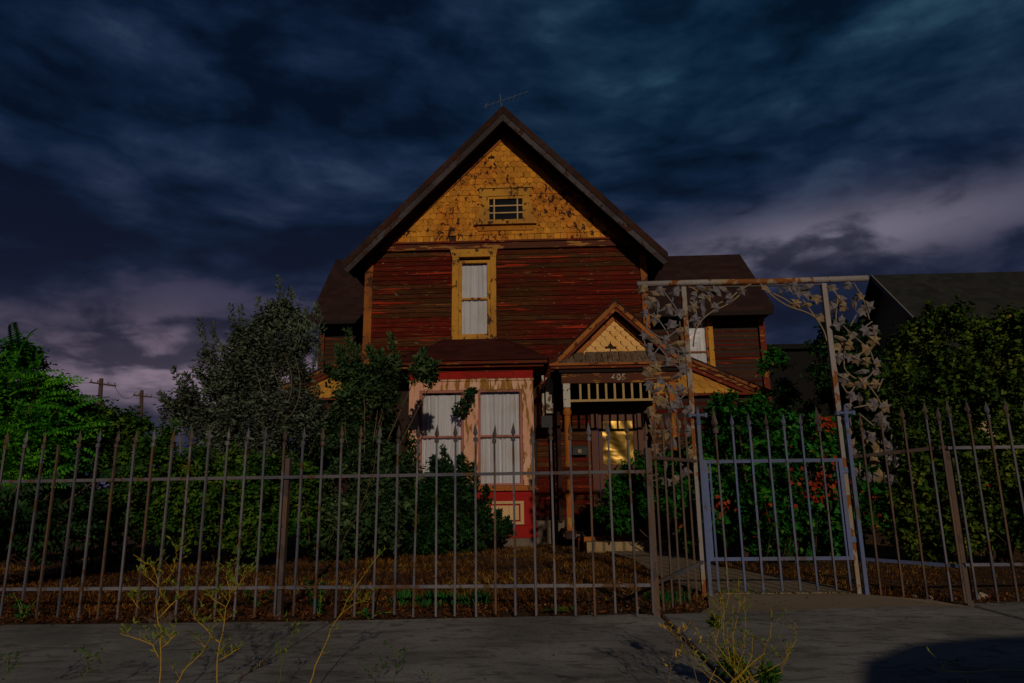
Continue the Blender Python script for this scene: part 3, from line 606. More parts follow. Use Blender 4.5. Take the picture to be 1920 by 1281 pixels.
# door
Yd = YW+.0
dr = B().box(1.12, 1.84, Yd+.01, Yd+.05, .30, 1.42).box(1.12, 1.84, Yd+.01, Yd+.05, 2.24, 2.36).box(1.12, 1.19, Yd+.01, Yd+.05, 1.421, 2.239).box(1.77, 1.84, Yd+.01, Yd+.05, 1.421, 2.239).mk('front_door', 'door', house)
fr_ = B().box(.98, 1.10, Yd-.03, Yd+.06, .3, 2.45).box(1.86, 1.98, Yd-.03, Yd+.06, .3, 2.45).box(1.101, 1.859, Yd-.03, Yd+.06, 2.38, 2.45).mk('door_frame', 'door', house)
n = 16; vs = []; fs = []
for j in range(n+1):
    for i in range(n+1): vs.append((1.192+.576*i/n, Yd+.03+.004*math.sin(i*.7+j*.5), 1.422+.816*j/n))
for j in range(n):
    for i in range(n):
        a = j*(n+1)+i; fs.append((a, a+1, a+n+2, a+n+1))
mk('door_pane', vs, fs, 'amber_reflection', dr, True)
for z0, z1 in ((.42, .80), (.90, 1.30)):
    box('door_panel', (1.22, 1.74, Yd-.002, Yd+.009, z0, z1), 'trimred', dr)
tr_ = box('transom_frame', (1.0, 2.0, Yd-.01, Yd+.03, 2.47, 2.50), 'door', house)
box('door_knob', (1.78, 1.82, Yd-.04, Yd+.009, 1.15, 1.19), 'trim', dr)
# torn weathered box at the eave and downspout
q = at(1014, 705, 12.6); ds = B().box(.06, .10, 12.55, 12.62, 2.30, 3.05).box(.13, .27, 12.52, 12.64, 2.34, 3.0).mk('hanging_gutter_board', 'white', house)
box('gutter_box', (.04, .24, 12.50, 12.68, 2.08, 2.295), 'black', house)
box('downspout', (.33, .40, 12.88, 12.95, .4, 3.0), 'rakered', house)
# side wings
wingl = box('wing_wall', (-5.11, -3.42, 15.5, 20, .2, 5.05), 'wallback', house); wingw = box('wing_wall', (2.2, 5.19, 15.5, 20, .2, 5.05), 'wallback', house)
boards(-5.0, -3.45, 3.0, 5.0, 15.49, wingl, .105, bmb, 0, .5); boards(4.02, 5.08, 2.9, 5.0, 15.49, wingw, .105, bme, .0, .5); boards(2.22, 3.28, 3.6, 5.0, 15.49, wingw, .105, bme, .0, .5)
for x0, x1 in ((-5.13, -5.0), (5.08, 5.21)): box('corner_board', (x0, x1, 15.42, 15.52, .3, 5.05), 'trimred', house)
wr = B()
ez = 4.93; ev = [(-5.25, 14.95, ez), (5.33, 14.95, ez), (5.33, 20.4, ez), (-5.25, 20.4, ez), (-5.52+.0, 17.7, 7.27)]
# hip roof: eaves rectangle, ridge (kept as two halves either side of the main roof)
R1 = at(630, 487, 17.35); R2 = at(1387, 477, 17.35)
for xe, xr, z_r, xm in ((-5.24, -4.55, 6.9, -2.0), (5.32, 4.55, 6.9, 1.5)):
    pass
def hip(xe, xm, R):
    s = 1 if xe > 0 else -1; xr, yr, zr = R; a = [(xe, 14.95, ez), (xm, 14.95, ez), (xm, yr, zr), (xr, yr, zr), (xe, 2*yr-14.95, ez), (xm, 2*yr-14.95, ez)]
    b = [(x, y, z-.09) for x, y, z in a]
    F = [(0, 1, 2, 3), (3, 4, 0), (3, 2, 5, 4), (6, 9, 8, 7), (9, 6, 10), (9, 10, 11, 8), (0, 6, 7, 1), (4, 10, 6, 0)]
    mk('wing_roof', a+b, F, 'roof', house)
    B().box(min(xe-s*.03, xm), max(xe-s*.03, xm), 14.93, 14.97, ez-.19, ez-.092).mk('eave_fascia', 'soffit', house)
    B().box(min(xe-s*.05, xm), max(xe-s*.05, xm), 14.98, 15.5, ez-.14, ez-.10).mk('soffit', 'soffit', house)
hip(at(580, 592, 14.95)[0], -2.6, R1); hip(at(1452, 578, 14.95)[0], 1.6, R2)
# wing window (right)
w2 = sash_window(house, 3.44, 3.86, 3.6, 4.98, 4.02, 15.44, 'trimor', 4, .04, amp=.008, back=.05)
box('window_casing', (3.905, 4.02, 15.40, 15.49, 3.5, 5.03), 'trim', house); box('window_casing', (3.28, 3.395, 15.40, 15.49, 3.5, 5.03), 'trimor', house)
# low side bays with half gables
def lowbay(s, xin, zin, xout, zout, zb, xw):
    def q(*p): return [(x, z) for x, z in p] if s > 0 else [(x, z) for x, z in p][::-1]
    dz = (zout-zin)
    B().prism(q((xin, zin), (xout, zout), (xout, zout-.05), (xin, zin-.05)), 13.9, 17).mk('side_roof', 'roof', house)
    B().prism(q((xin, zin-.052), (xout, zout-.052), (xout-s*.03, zout-.10), (xin, zin-.10)), 13.87, 13.95).mk('side_barge_board', 'trimor', house)
    B().prism(q((xin, zin-.103), (xout-s*.05, zout-.103+.02), (xout-s*.2, zout-.10), (xin, zin-.18)), 13.90, 13.97).mk('side_barge_board', 'frieze', house)
    B().prism(q((xin, zin-.183), (xout-s*.24, zout-.09), (xout-s*.5, zout-.05), (xin, zin-.25)), 13.93, 14.0).mk('side_barge_board', 'trimred', house)
    pd = B().prism(q((xin, zb), (xin, zin-.2), (xout-s*.35, zb+.05), (xout-s*.35, zb)), 14.03, 14.12).mk('side_pediment', 'rakered', house); pd['_cx'] = (xin+xout)/2
    SCm = bpy.data.meshes.get('scalloped_shingle') or mesh_only(shingle_mesh('round', .20, .17), 'scalloped_shingle', 'scale')
    fill(7, .15, .205, zb+.05, lambda x, z: (xin < x < xout if s > 0 else xout < x < xin) and z < zin-.24+(x-xin)*dz/(xout-xin), pd, 14.02, lambda r_: SCm, 'scalloped_shingle', jit=.002)
    box('side_sill_moulding', (min(xin, xout-s*.15), max(xin, xout-s*.15), 13.9, 14.1, zb-.05, zb), 'trimred', house)
    ww = B().box(min(xin, xw), max(xin, xw), 14.06, 15.5, .2, zb-.05).mk('side_bay_wall', 'wallback', house)
    boards(min(xin, xw), max(xin, xw), 1.2, zb-.06, 14.05, ww, .16, bme, 0, .3)
lowbay(1, 2.2, 4.04, 4.78, 2.86, 2.86, 4.55); lowbay(-1, -3.45, 4.02, -5.35, 3.18, 2.90, -5.05)
# mailbox with number plate
mbx = thing('mailbox', (.75, YW-.1, 1.7), 'small black wall mailbox beside the front door', 'mailbox')
B().prism([(.61, 1.60), (.88, 1.60), (.88, 1.72), (.86, 1.745), (.63, 1.745), (.61, 1.72)], YW-.13, YW-.03).mk('box', 'black', mbx)
box('lid', (.60, .89, YW-.15, YW-.03, 1.747, 1.76), 'black', mbx); box('number_plate', (.715, .775, YW-.138, YW-.131, 1.635, 1.70), 'cream', mbx)
q = B()
for (a, b_, c_, d_) in [(.724, .740, 1.688, 1.693), (.736, .741, 1.668, 1.687), (.724, .740, 1.663, 1.667), (.724, .729, 1.645, 1.662), (.724, .740, 1.640, 1.644), (.750, .766, 1.688, 1.693), (.750, .766, 1.640, 1.644), (.750, .755, 1.645, 1.687), (.762, .767, 1.645, 1.687)]: q.box(a, b_, YW-.1405, YW-.1385, c_, d_)
q.mk('plate_digits', 'black', mbx)
# antenna
an = thing('tv_antenna', (ap[0]-.01, 12.7, 8.58), 'thin metal television antenna on the ridge of the red house', 'antenna')
B().tube([(ap[0]-.02, 12.7, 8.5), (ap[0]-.07, 12.7, 9.0)], .012, 6).mk('mast', 'antenna', an)
A0 = Vector(at(908, 200, 12.5)); A1 = Vector(at(990, 172, 13.0))
B().tube([A0, A1], .009, 6).mk('boom', 'antenna', an)
for k in range(9):
    p = A0.lerp(A1, k/8); hh = .07+.03*math.sin(k*1.3) if k > 1 else .10; dd = Vector((.25, -.95, .03)).normalized()
    B().tube([p-dd*hh*2, p+dd*hh*2], .004, 5).mk('element', 'antenna', an)
B().tube([A0+Vector((0, 0, -.05)), A0+Vector((.05, 0, .07))], .012, 5).mk('element', 'antenna', an)

# ---------------------------------------------------------------- neighbours and poles
nb = thing('neighbour_house', (11.3, 22, 0), 'dark roofed house with an olive gable wall behind the right hand hedge', 'house')
ax, ay, az_ = 11.08, 22.0, 7.82
B().add([(ax+.45, ay-3.3, .0), (ax+.45, ay+3.3, 0), (ax+.45, ay+3.3, az_-3.4), (ax+.45, ay, az_-.15), (ax+.45, ay-3.3, az_-3.4), (26, ay-3.3, 0), (26, ay+3.3, 0), (26, ay+3.3, az_-3.4), (26, ay, az_-.15), (26, ay-3.3, az_-3.4)],
        [(0, 1, 2, 3, 4), (9, 8, 7, 6, 5), (0, 4, 9, 5), (1, 6, 7, 2)]).mk('wall', 'olive', nb)
for s in (-1, 1):
    a = [(ax, ay, az_), (26.3, ay, az_), (26.3, ay+s*3.7, az_-3.52), (ax, ay+s*3.7, az_-3.52)]; b_ = [(x, y, z-.14) for x, y, z in a]
    B().hull4(a, b_).mk('roof_slope', 'nroof', nb)
    B().hull4([(ax-.04, ay, az_+.01), (ax-.005, ay, az_+.01), (ax-.005, ay+s*3.7, az_-3.51), (ax-.04, ay+s*3.7, az_-3.51)], [(ax-.04, ay, az_-.2), (ax-.005, ay, az_-.2), (ax-.005, ay+s*3.7, az_-3.72), (ax-.04, ay+s*3.7, az_-3.72)]).mk('barge_board', 'fascia' if s < 0 else 'soffit', nb)
sh = thing('outbuilding', (8.3, 23, 0), 'black low building with a flat roofline between the red house and the hedge', 'building')
B().box(5.6, 10.6, 23, 27, 0, 5.55).mk('wall', 'darkwall', sh); B().box(5.5, 10.8, 22.8, 27.2, 5.552, 5.72).mk('roof', 'darkwall', sh)
B().tube([at(1427, 690, 22.7), at(1428, 720, 22.7)], .05, 6).mk('vent_pipe', 'fascia', sh)
box('door', (8.2, 9.1, 22.95, 22.998, .0, 2.2), 'nroof', sh)
for i, (px, pt, cr, lab) in enumerate([(190, 710, (168, 717, 217, 724), 'left and nearer of two leaning utility poles, with a long crossarm, against the pink sky'), (266, 732, (250, 741, 285, 745), 'right and farther of two utility poles, with a short crossarm, behind the hedge')]):
    Y = 52+i*8; tp_ = Vector(at(px, pt, Y)); bt = Vector((at(px-9 if i == 0 else px-3, 900, Y)[0], Y, 0))
    pl = thing('utility_pole', tuple(bt), lab, 'utility pole', 'utility poles on the left')
    B().tube([bt, tp_], [.22, .15], 8).mk('pole', 'pole', pl)
    B().tube([at(cr[0], cr[1], Y-.2), at(cr[2], cr[3], Y-.2)], .07, 5).mk('crossarm', 'pole', pl)
    for k in (0.05, .3, .7, .95):
        p = Vector(at(cr[0], cr[1], Y-.2)).lerp(Vector(at(cr[2], cr[3], Y-.2)), k); B().tube([p, p+Vector((0, 0, .25))], .06, 5).mk('insulator', 'fascia', pl)
    if i == 0: B().tube([at(160, 742, Y-.2), at(178, 748, Y-.2), at(205, 744, Y-.2)], .04, 5).mk('lower_crossarm', 'pole', pl)
wv = [thing('power_line', (0, 55, 10), 'thin sagging wire between the two utility poles', 'power line')]
p = [Vector(at(215, 724, 51.8)), Vector(at(252, 741, 59.8))]
for (a, b_, z) in ((p[0], p[1], -.6), (Vector(at(170, 718, 51.8)), Vector((-90, 30, 13)), -1.5), (p[1], Vector((10, 95, 10)), -1)):
    B().tube([a.lerp(b_, k/8)+Vector((0, 0, z*4*(k/8)*(1-k/8))) for k in range(9)], .018, 4).mk('wire', 'pole', wv[0])

# ---------------------------------------------------------------- iron fence
def spear(h=.12, r=.019, collar=.017, ch=.03):
    b = B(); b.tube([(0, 0, -ch), (0, 0, -ch*.95), (0, 0, 0), (0, 0, .003)], [collar*.8, collar, collar, collar*.8], 8)
    b.add([(r, 0, .035), (0, r*.6, .035), (-r, 0, .035), (0, -r*.6, .035), (0, 0, 0.0), (0, 0, h)], [(0, 1, 5), (1, 2, 5), (2, 3, 5), (3, 0, 5), (1, 0, 4), (2, 1, 4), (3, 2, 4), (0, 3, 4)]); return b
def bar(r): return B().box(-r, r, -r, r, 0, 1)
PK = mesh_only(bar(.0075), 'picket', 'fencemetal'); SP = mesh_only(spear(), 'spear_point', 'fencemetal')
PKr = mesh_only(bar(.0075), 'rusty_picket', 'rustpost2'); SPr = mesh_only(spear(), 'rusty_spear_point', 'rustpost2')
PKb = mesh_only(bar(.0085), 'blue_picket', 'gatemetal'); SPb = mesh_only(spear(), 'blue_spear_point', 'gatemetal')
SPB = mesh_only(spear(.19, .030, .026, .05), 'large_spear_point', 'rustpost2')
def picket(parent, x, y, z0, zt, tip=True, pm=PK, sm=SP, lean=None, big=None):
    lean = lean if lean is not None else random.gauss(0, .0025); hh = .12 if big is None else .19
    L = zt-z0-(hh if tip else 0); ry = lean; rx = random.gauss(0, .002)
    o = inst('picket', pm, (x-lean*L, y, z0), parent, (rx, ry, random.uniform(-.2, .2)), (1, 1, L))
    if tip:
        rot = Matrix.Rotation(ry, 3, 'Y') @ Matrix.Rotation(rx, 3, 'X'); e = Vector(o.location)+ rot@Vector((0, 0, L-.002))
        s = inst('spear_point', big or sm, e, None, (rx+random.gauss(0, .02), ry+random.gauss(0, .03), random.uniform(-.3, .3))); s.parent = parent; s.matrix_parent_inverse = Matrix.Translation(-Vector(parent.location))
        # keep the point a sub-part of its picket
        s.parent = o; s.matrix_parent_inverse = (Matrix.LocRotScale(o.location, o.rotation_euler, o.scale)).inverted()
    return o
YF = 5.42
f1 = thing('iron_fence', (-1.5, YF, 0), 'long straight run of spear topped iron fence in front of the shrubs and bay window', 'fence', 'iron fence sections')
for (pa_, pb_) in (((-6, 903.5), (1222, 884)), ((-6, 1105), (1222, 1097))):
    A = Vector(at(pa_[0], pa_[1], YF)); Bq = Vector(at(*pb_, YF)); ext = A-(Bq-A).normalized()*2.2; hz = .012
    B().hull4([(ext.x, YF-.012, ext.z-hz), (Bq.x, YF-.012, Bq.z-hz), (Bq.x, YF+.012, Bq.z-hz), (ext.x, YF+.012, ext.z-hz)], [(ext.x, YF-.012, ext.z+hz), (Bq.x, YF-.012, Bq.z+hz), (Bq.x, YF+.012, Bq.z+hz), (ext.x, YF+.012, ext.z+hz)]).mk('rail', 'fencemetal', f1)
tipx = [20, 55, 90, 118, 155, 192, 226, 260, 294, 328, 363, 397, 432, 467, 501, 537, 572, 608, 643, 678, 713, 748, 785, 820, 855, 892, 927, 962, 998, 1032, 1068, 1103, 1139, 1175, 1209]
k = 0
for px in [-15, -50, -85, -120, -155]+tipx:
    x = at(px, 800, YF)[0]; zt = 1.455+random.gauss(0, .006)
    picket(f1, x, YF-.021, .03 if px > 1190 else random.uniform(.0, .03), 1.33 if px == 118 else zt, px != 118, pm=PK if random.random() < .86 else PKr, sm=SP if random.random() < .6 else SPr, lean=random.gauss(-.002, .003)+(.012 if px in (1209, 785) else 0))
def post(parent, x, y, z1, w, mat, name='post', cap=True, z0=-.1):
    o = B().box(x-w/2, x+w/2, y-w/2, y+w/2, z0, z1).mk(name, mat, parent)
    return o
post(f1, at(527, 1000, YF)[0], YF+.045, 1.20, .055, 'rustpost2'); post(f1, at(1223, 1000, YF+.03)[0], YF+.04, 1.24, .05, 'rustpost2')
post(f1, at(527, 1000, YF)[0]-2.95, YF+.045, 1.20, .055, 'rustpost2')
f2 = thing('iron_fence', (1.15, 5.9, 0), 'short angled return of rusty pickets between the long fence and the blue gate', 'fence', 'iron fence sections')
def angrail(parent, a, b_, mat, h=.014):
    a = Vector(a); b_ = Vector(b_); d_ = (b_-a); n2 = Vector((-d_.y, d_.x, 0)).normalized()*.011; z = Vector((0, 0, h))
    B().hull4([a-n2-z, b_-n2-z, b_+n2-z, a+n2-z], [a-n2+z, b_-n2+z, b_+n2+z, a+n2+z]).mk('rail', mat, parent)
P0 = Vector((.87, 5.47, 0)); P1 = Vector((1.40, 6.30, 0))
angrail(f2, (P0.x, P0.y, 1.17), (P1.x, P1.y, 1.17), 'rustpost2'); angrail(f2, (P0.x, P0.y, .24), (P1.x, P1.y, .30), 'fencemetal')
for k in range(5):
    p = P0.lerp(P1, (k+.75)/5.6); picket(f2, p.x-.02, p.y-.015, .02, 1.50+.02*k, True, PKr, SPr)
YG = 6.35
gx0, gx1 = 1.435, 2.765
arch = thing('garden_arch', (2.1, YG, 0), 'tall iron gate arch with cast ivy vine panels and a rusty crossbeam', 'arch')
for x, m_ in ((gx0, 'rustpost'), (gx1, 'rustpost')):
    post(arch, x-.02, YG+.03, 2.83, .045, m_, 'arch_post'); post(arch, x+.018, YG-.028, 1.52, .032, 'gatemetal', 'latch_post')
    b = B(); b.tube([(x+.018, YG-.03, 1.50), (x+.018, YG-.03, 1.53), (x+.018, YG-.03, 1.545), (x+.018, YG-.03, 1.58), (x+.018, YG-.03, 1.66)], [.022, .026, .018, .024, .004], 8)
    b.tube([(x-.05, YG-.03, 1.585), (x+.086, YG-.03, 1.585)], .014, 6); b.add(*[]) if False else None
    b.tube([(x-.055, YG-.03, 1.565), (x-.055, YG-.03, 1.605)], .018, 6); b.tube([(x+.09, YG-.03, 1.565), (x+.09, YG-.03, 1.605)], .018, 6)
    b.mk('cross_finial', 'gatemetal', arch)
bm = B().tube([(.975, YG+.03, 2.868), (1.6, YG+.03, 2.872), (2.2, YG+.03, 2.866), (3.165, YG+.03, 2.875)], .030, 10).mk('crossbeam', 'rustpost', arch, True)
B().box(1.46, 2.74, YG+.02, YG+.04, 2.818, 2.828).mk('bracket_bar', 'rustpost2', arch)
def leafshape(k, w):
    if k == 'ivy':
        pr_ = [(0, -.42), (.16, -.36), (.50, -.30), (.34, -.02), (.52, .22), (.22, .26), (0, .58), (-.22, .26), (-.52, .22), (-.34, -.02), (-.50, -.30), (-.16, -.36)]
    elif k == 'bud': pr_ = [(0, -.55), (.14, -.25), (.20, .0), (.15, .25), (.05, .5), (.0, .56), (-.07, .5), (-.17, .2), (-.20, -.05), (-.12, -.3)]
    else: pr_ = [(0, -.6), (.12, -.2), (.22, .15), (.10, .6), (-.06, .55), (-.18, .1), (-.10, -.25)]
    m = len(pr_); th = .006
    vs = [(0, -.13, 0)]+[(x*w, (.06*math.sin(i*2.2)+.05*abs(x)*w*2), z*w) for i, (x, z) in enumerate(pr_)]+[(0, -.13+th*4, 0)]+[(x*w, .06*math.sin(i*2.2)+.05*abs(x)*w*2+th*4, z*w) for i, (x, z) in enumerate(pr_)]
    fs = [(0, 1+i, 1+(i+1) % m) for i in range(m)]+[(m+1, m+2+(i+1) % m, m+2+i) for i in range(m)]+[(1+i, m+2+i, m+2+(i+1) % m, 1+(i+1) % m) for i in range(m)]
    me = bpy.data.meshes.new('cast_'+k); me.from_pydata(vs, [], fs); me.materials.append(M['leafmetal']); me.update(); return me
LI, LB, LP = leafshape('ivy', 1), leafshape('bud', 1), leafshape('blade', 1)
def vine(name, stemsl, lv, label):
    b = B()
    for s in stemsl:
        pts = [Vector(at(x, y, YG+.02)) for x, y in s]
        sm = []
        for i in range(len(pts)-1):
            p0 = pts[max(i-1, 0)]; p1 = pts[i]; p2 = pts[i+1]; p3 = pts[min(i+2, len(pts)-1)]
            for k in range(3):
                t_ = k/3; sm.append(.5*((2*p1)+(-p0+p2)*t_+(2*p0-5*p1+4*p2-p3)*t_*t_+(-p0+3*p1-3*p2+p3)*t_**3))
        sm.append(pts[-1]); b.tube(sm, .0075, 6)
    o = b.mk(name, 'leafmetal', arch, True, label)
    for q in lv:
        x, y = q[:2]; kd = q[2] if len(q) > 2 else 'i'; p = at(x+random.uniform(-1, 1), y, YG+.0+random.uniform(-.03, .03)); 
        me, w = {'i': (LI, .118), 'b': (LB, .135), 'e': (LP, .14), 't': (LP, .14)}[kd]; w *= random.uniform(.85, 1.15)
        a = random.uniform(-.9, .9)+(math.pi if random.random() < .6 else 0)
        if kd == 'e': a = random.choice([1.2, -1.2, 1.7])+random.uniform(-.2, .2)
        if kd in 'bt': a = random.uniform(-.2, .2)+(math.pi if kd == 't' else 0)
        l_ = inst('leaf', me, p, o, (random.uniform(-.5, .5), a, random.uniform(-.5, .5)), (w*random.uniform(.75, 1.05), w*1.6, w))
    return o
vine('vine_panel', [[(1198, 538), (1212, 560), (1224, 576), (1213, 582), (1211, 605), (1216, 618), (1235, 632), (1250, 640)], [(1243, 545), (1262, 570), (1272, 588), (1275, 612)], [(1235, 600), (1250, 622), (1255, 632)], [(1265, 545), (1260, 570)],
     [(1222, 590), (1240, 582), (1254, 580)], [(1275, 617), (1258, 628), (1245, 642), (1233, 655), (1225, 668), (1222, 690)], [(1268, 645), (1272, 665), (1275, 690), (1277, 712)], [(1204, 618), (1209, 645), (1214, 668)], [(1210, 718), (1222, 735), (1230, 748)],
     [(1240, 712), (1262, 735), (1275, 750)], [(1258, 722), (1276, 748), (1292, 723)], [(1276, 750), (1284, 775)], [(1283, 790), (1299, 812), (1297, 835), (1288, 842)], [(1240, 852), (1250, 838)], [(1216, 770), (1222, 800), (1240, 812), (1262, 800)], [(1230, 845), (1250, 870), (1240, 900)], [(1265, 860), (1285, 880), (1268, 902)], [(1235, 650), (1262, 682), (1278, 690)], [(1222, 668), (1250, 690), (1284, 660)], [(1286, 640), (1290, 620), (1283, 600)]],
     [(1204, 541), (1222, 549, 'e'), (1238, 546), (1265, 547), (1222, 567), (1233, 576, 'b'), (1254, 580), (1275, 587), (1208, 588), (1229, 598), (1260, 608), (1278, 621), (1209, 630), (1225, 637, 'e'), (1246, 637), (1216, 652), (1268, 645, 'e'), (1258, 655), (1280, 660), (1222, 668), (1281, 677), (1250, 678), (1217, 697), (1230, 690), (1282, 692), (1238, 713), (1270, 705, 'e'),
      (1218, 722), (1230, 732, 'e'), (1254, 730), (1275, 730), (1234, 750), (1246, 755), (1270, 757), (1260, 765), (1220, 772), (1290, 770), (1233, 785), (1250, 788, 't'), (1270, 790, 't'), (1222, 805), (1292, 808), (1245, 815), (1228, 840), (1265, 830), (1297, 850), (1230, 895), (1250, 905), (1268, 900), (1285, 885)], 'vine panel on the porch side of the arch')
vine('vine_panel', [[(1548, 535), (1566, 548), (1570, 562), (1567, 600), (1575, 612)], [(1580, 610), (1600, 630), (1618, 645), (1632, 660), (1640, 685)], [(1606, 590), (1594, 612)], [(1563, 630), (1583, 650), (1583, 690), (1605, 710), (1625, 710), (1642, 690)], [(1600, 530), (1620, 565), (1630, 600)], [(1610, 622), (1635, 603)], [(1585, 680), (1622, 658)],
     [(1578, 720), (1592, 738), (1610, 712)], [(1622, 715), (1645, 745), (1658, 775)], [(1645, 735), (1655, 710)], [(1595, 745), (1594, 790), (1600, 805)], [(1610, 775), (1640, 800)], [(1600, 765), (1640, 757)], [(1618, 840), (1635, 820), (1650, 832)], [(1672, 815), (1668, 830), (1655, 835)], [(1660, 845), (1672, 880), (1685, 870)], [(1600, 830), (1612, 870), (1608, 900)], [(1635, 862), (1650, 880), (1650, 905)], [(1563, 650), (1570, 700), (1585, 712)]],
     [(1562, 540), (1590, 535), (1611, 556), (1583, 575), (1575, 563), (1601, 570, 'b'), (1560, 578), (1617, 585), (1628, 575), (1580, 600), (1570, 610), (1598, 628), (1620, 625, 'e'), (1622, 620), (1638, 619), (1573, 652), (1594, 648), (1582, 638, 'e'), (1638, 640), (1626, 655), (1573, 671), (1592, 670), (1608, 674), (1626, 678), (1645, 680), (1643, 694), (1615, 697, 'e'), (1582, 710),
      (1597, 722, 'e'), (1617, 718), (1642, 720), (1598, 743), (1613, 750, 'b'), (1592, 765), (1640, 757), (1660, 763), (1630, 763), (1650, 785), (1662, 800), (1593, 812), (1625, 815), (1635, 820), (1598, 832), (1645, 840), (1670, 842), (1662, 830), (1675, 862), (1600, 850), (1640, 865), (1605, 885), (1630, 895), (1650, 893), (1670, 900)], 'vine panel on the hedge side of the arch')
vine('vine_bracket', [[(1292, 537), (1323, 555), (1338, 577)], [(1300, 650), (1304, 620), (1318, 598), (1338, 583), (1362, 572), (1385, 555), (1395, 540), (1408, 533)], [(1335, 575), (1330, 555), (1336, 540)], [(1345, 570), (1368, 560), (1382, 548)], [(1300, 560), (1306, 590), (1302, 615)]],
     [(1303, 555), (1317, 560), (1332, 548), (1345, 545), (1343, 577), (1362, 545, 'e'), (1368, 560), (1390, 545), (1320, 582, 'b'), (1304, 600), (1318, 542, 'e'), (1298, 575)], 'vine bracket beside the porch side post')
vine('vine_bracket', [[(1425, 531), (1440, 548), (1465, 567), (1485, 577), (1510, 585), (1530, 597), (1545, 622), (1550, 640)], [(1448, 550), (1470, 560), (1490, 570), (1503, 550), (1520, 540)], [(1505, 562), (1518, 580), (1530, 597)]],
     [(1437, 541), (1464, 548, 'b'), (1478, 540), (1497, 547), (1490, 570), (1515, 553), (1512, 572, 'e'), (1537, 595), (1532, 560), (1510, 538, 'e'), (1487, 536)], 'vine bracket beside the hedge side post')
gate = thing('iron_gate', (2.1, YG, 0), 'blue grey iron garden gate with two large spear points', 'gate')
gxa, gxb = 1.475, 2.715; gf = [('gate_frame', (gxa, gxa+.035, YG-.015, YG+.015, .305, 1.18)), ('gate_frame', (gxb-.035, gxb, YG-.015, YG+.015, .305, 1.18)), ('gate_rail', (gxa+.036, gxb-.036, YG-.013, YG+.013, 1.15, 1.18)), ('gate_rail', (gxa+.036, gxb-.036, YG-.013, YG+.013, .305, .335))]
for nme, a in gf: box(nme, a, 'gatemetal', gate)
for k in range(7):
    x = 1.605+k*.1545; big = k in (0, 6); picket(gate, x, YG-.023, .055, 1.66 if big else 1.595, True, PKb if not big else PK, SPb if k % 3 else SPr, big=SPB if big else None)
for x in (1.535, 2.66): picket(gate, x, YG-.0, .05, 1.149, False, PKb)
for z in (.45, 1.05): box('hinge', (2.716, 2.755, YG-.012, YG+.012, z, z+.05), 'gatemetal', gate)
f3 = thing('iron_fence', (3.05, 6.1, 0), 'short angled return of pickets between the gate arch and the brown post by the hedge', 'fence', 'iron fence sections')
P0 = Vector((2.80, 6.35, 0)); P1 = Vector((3.33, 5.80, 0))
angrail(f3, (P0.x, P0.y, 1.19), (P1.x, P1.y, 1.235), 'rustpost2'); angrail(f3, (P0.x, P0.y, .31), (P1.x, P1.y, .30), 'gatemetal')
for k in range(4):
    p = P0.lerp(P1, (k+.55)/4.3); picket(f3, p.x+.01, p.y-.018, .03, 1.565+.02*k, True, PKr if k < 3 else PK, SPr)
f4 = thing('iron_fence', (4.2, 5.8, 0), 'straight run of spear topped fence before the tall olive hedge', 'fence', 'iron fence sections')
YH = 5.8
post(f4, 3.355, YH+.045, 1.24, .05, 'rustpost2', z0=-.05)
box('rail', (3.34, 6.8, YH-.012, YH+.012, 1.215, 1.24), 'fencemetal', f4); box('rail', (3.34, 6.8, YH-.012, YH+.012, .30, .324), 'fencemetal', f4)
for k in range(20):
    x = 3.385+.1545*k; picket(f4, x, YH-.021, random.uniform(.03, .07), 1.615+random.gauss(0, .006), True, PK if random.random() < .7 else PKr, SP if random.random() < .5 else SPr)
picket(f4, 3.29, YH-.03, .03, 1.57, True, PKr, SPr)

# ---------------------------------------------------------------- vegetation
def bl(px, py, Y, rpx, rpy, ry): # blob centred on a photo point, radii in photo pixels
    x, y, z = at(px, py, Y); s = Y/1280*1.03; return (x, y, z, rpx*s, ry, rpy*s)
# tall shrub, haze put into its grey green leaf colour
def shv(Y, *l): return [(at(x0, y0, Y+random.uniform(-.2, .2)), at(x1, y1, Y+random.uniform(-.2, .1))) for x0, y0, x1, y1 in l]
ts_ = plant('tall_shrub', 'tall shrub with upright shoots, haze painted into its grey green leaves, left of the house', 'shrub', (-4.3, 9.6, 0),
      [bl(500, 700, 9.5, 72, 90, .5), bl(532, 630, 9.6, 34, 50, .25), bl(385, 780, 9.3, 55, 38, .4), bl(335, 780, 9.3, 26, 24, .25), bl(575, 730, 9.6, 26, 50, .35), bl(560, 810, 9.5, 45, 50, .45), bl(440, 720, 9.4, 40, 60, .4), bl(480, 870, 9.3, 80, 50, .5), bl(468, 660, 9.5, 28, 38, .25), bl(405, 725, 9.3, 34, 48, .35), bl(355, 765, 9.3, 30, 28, .3), bl(560, 680, 9.6, 22, 48, .3), bl(450, 800, 9.2, 70, 45, .45), bl(520, 790, 9.3, 60, 50, .45), bl(430, 870, 9.2, 60, 50, .4)],
      5400, .21, 11, .060, .030, 'leaf_hazed', 'palebark', 8, up=1.1, spread=.35, out=.35, tr=.02, twig=9, sr=.085,
      shoots=shv(9.45, (385, 720, 380, 600), (410, 720, 404, 607), (440, 680, 436, 572), (462, 680, 455, 575), (490, 660, 487, 560), (530, 620, 526, 520), (545, 640, 548, 543), (515, 640, 508, 565), (575, 650, 578, 580), (593, 640, 598, 570), (350, 760, 328, 690), (365, 760, 352, 700), (330, 780, 303, 738), (345, 790, 318, 752), (500, 700, 470, 620), (555, 660, 562, 590), (425, 700, 420, 650), (395, 740, 365, 690), (590, 700, 600, 640), (470, 740, 468, 660)))
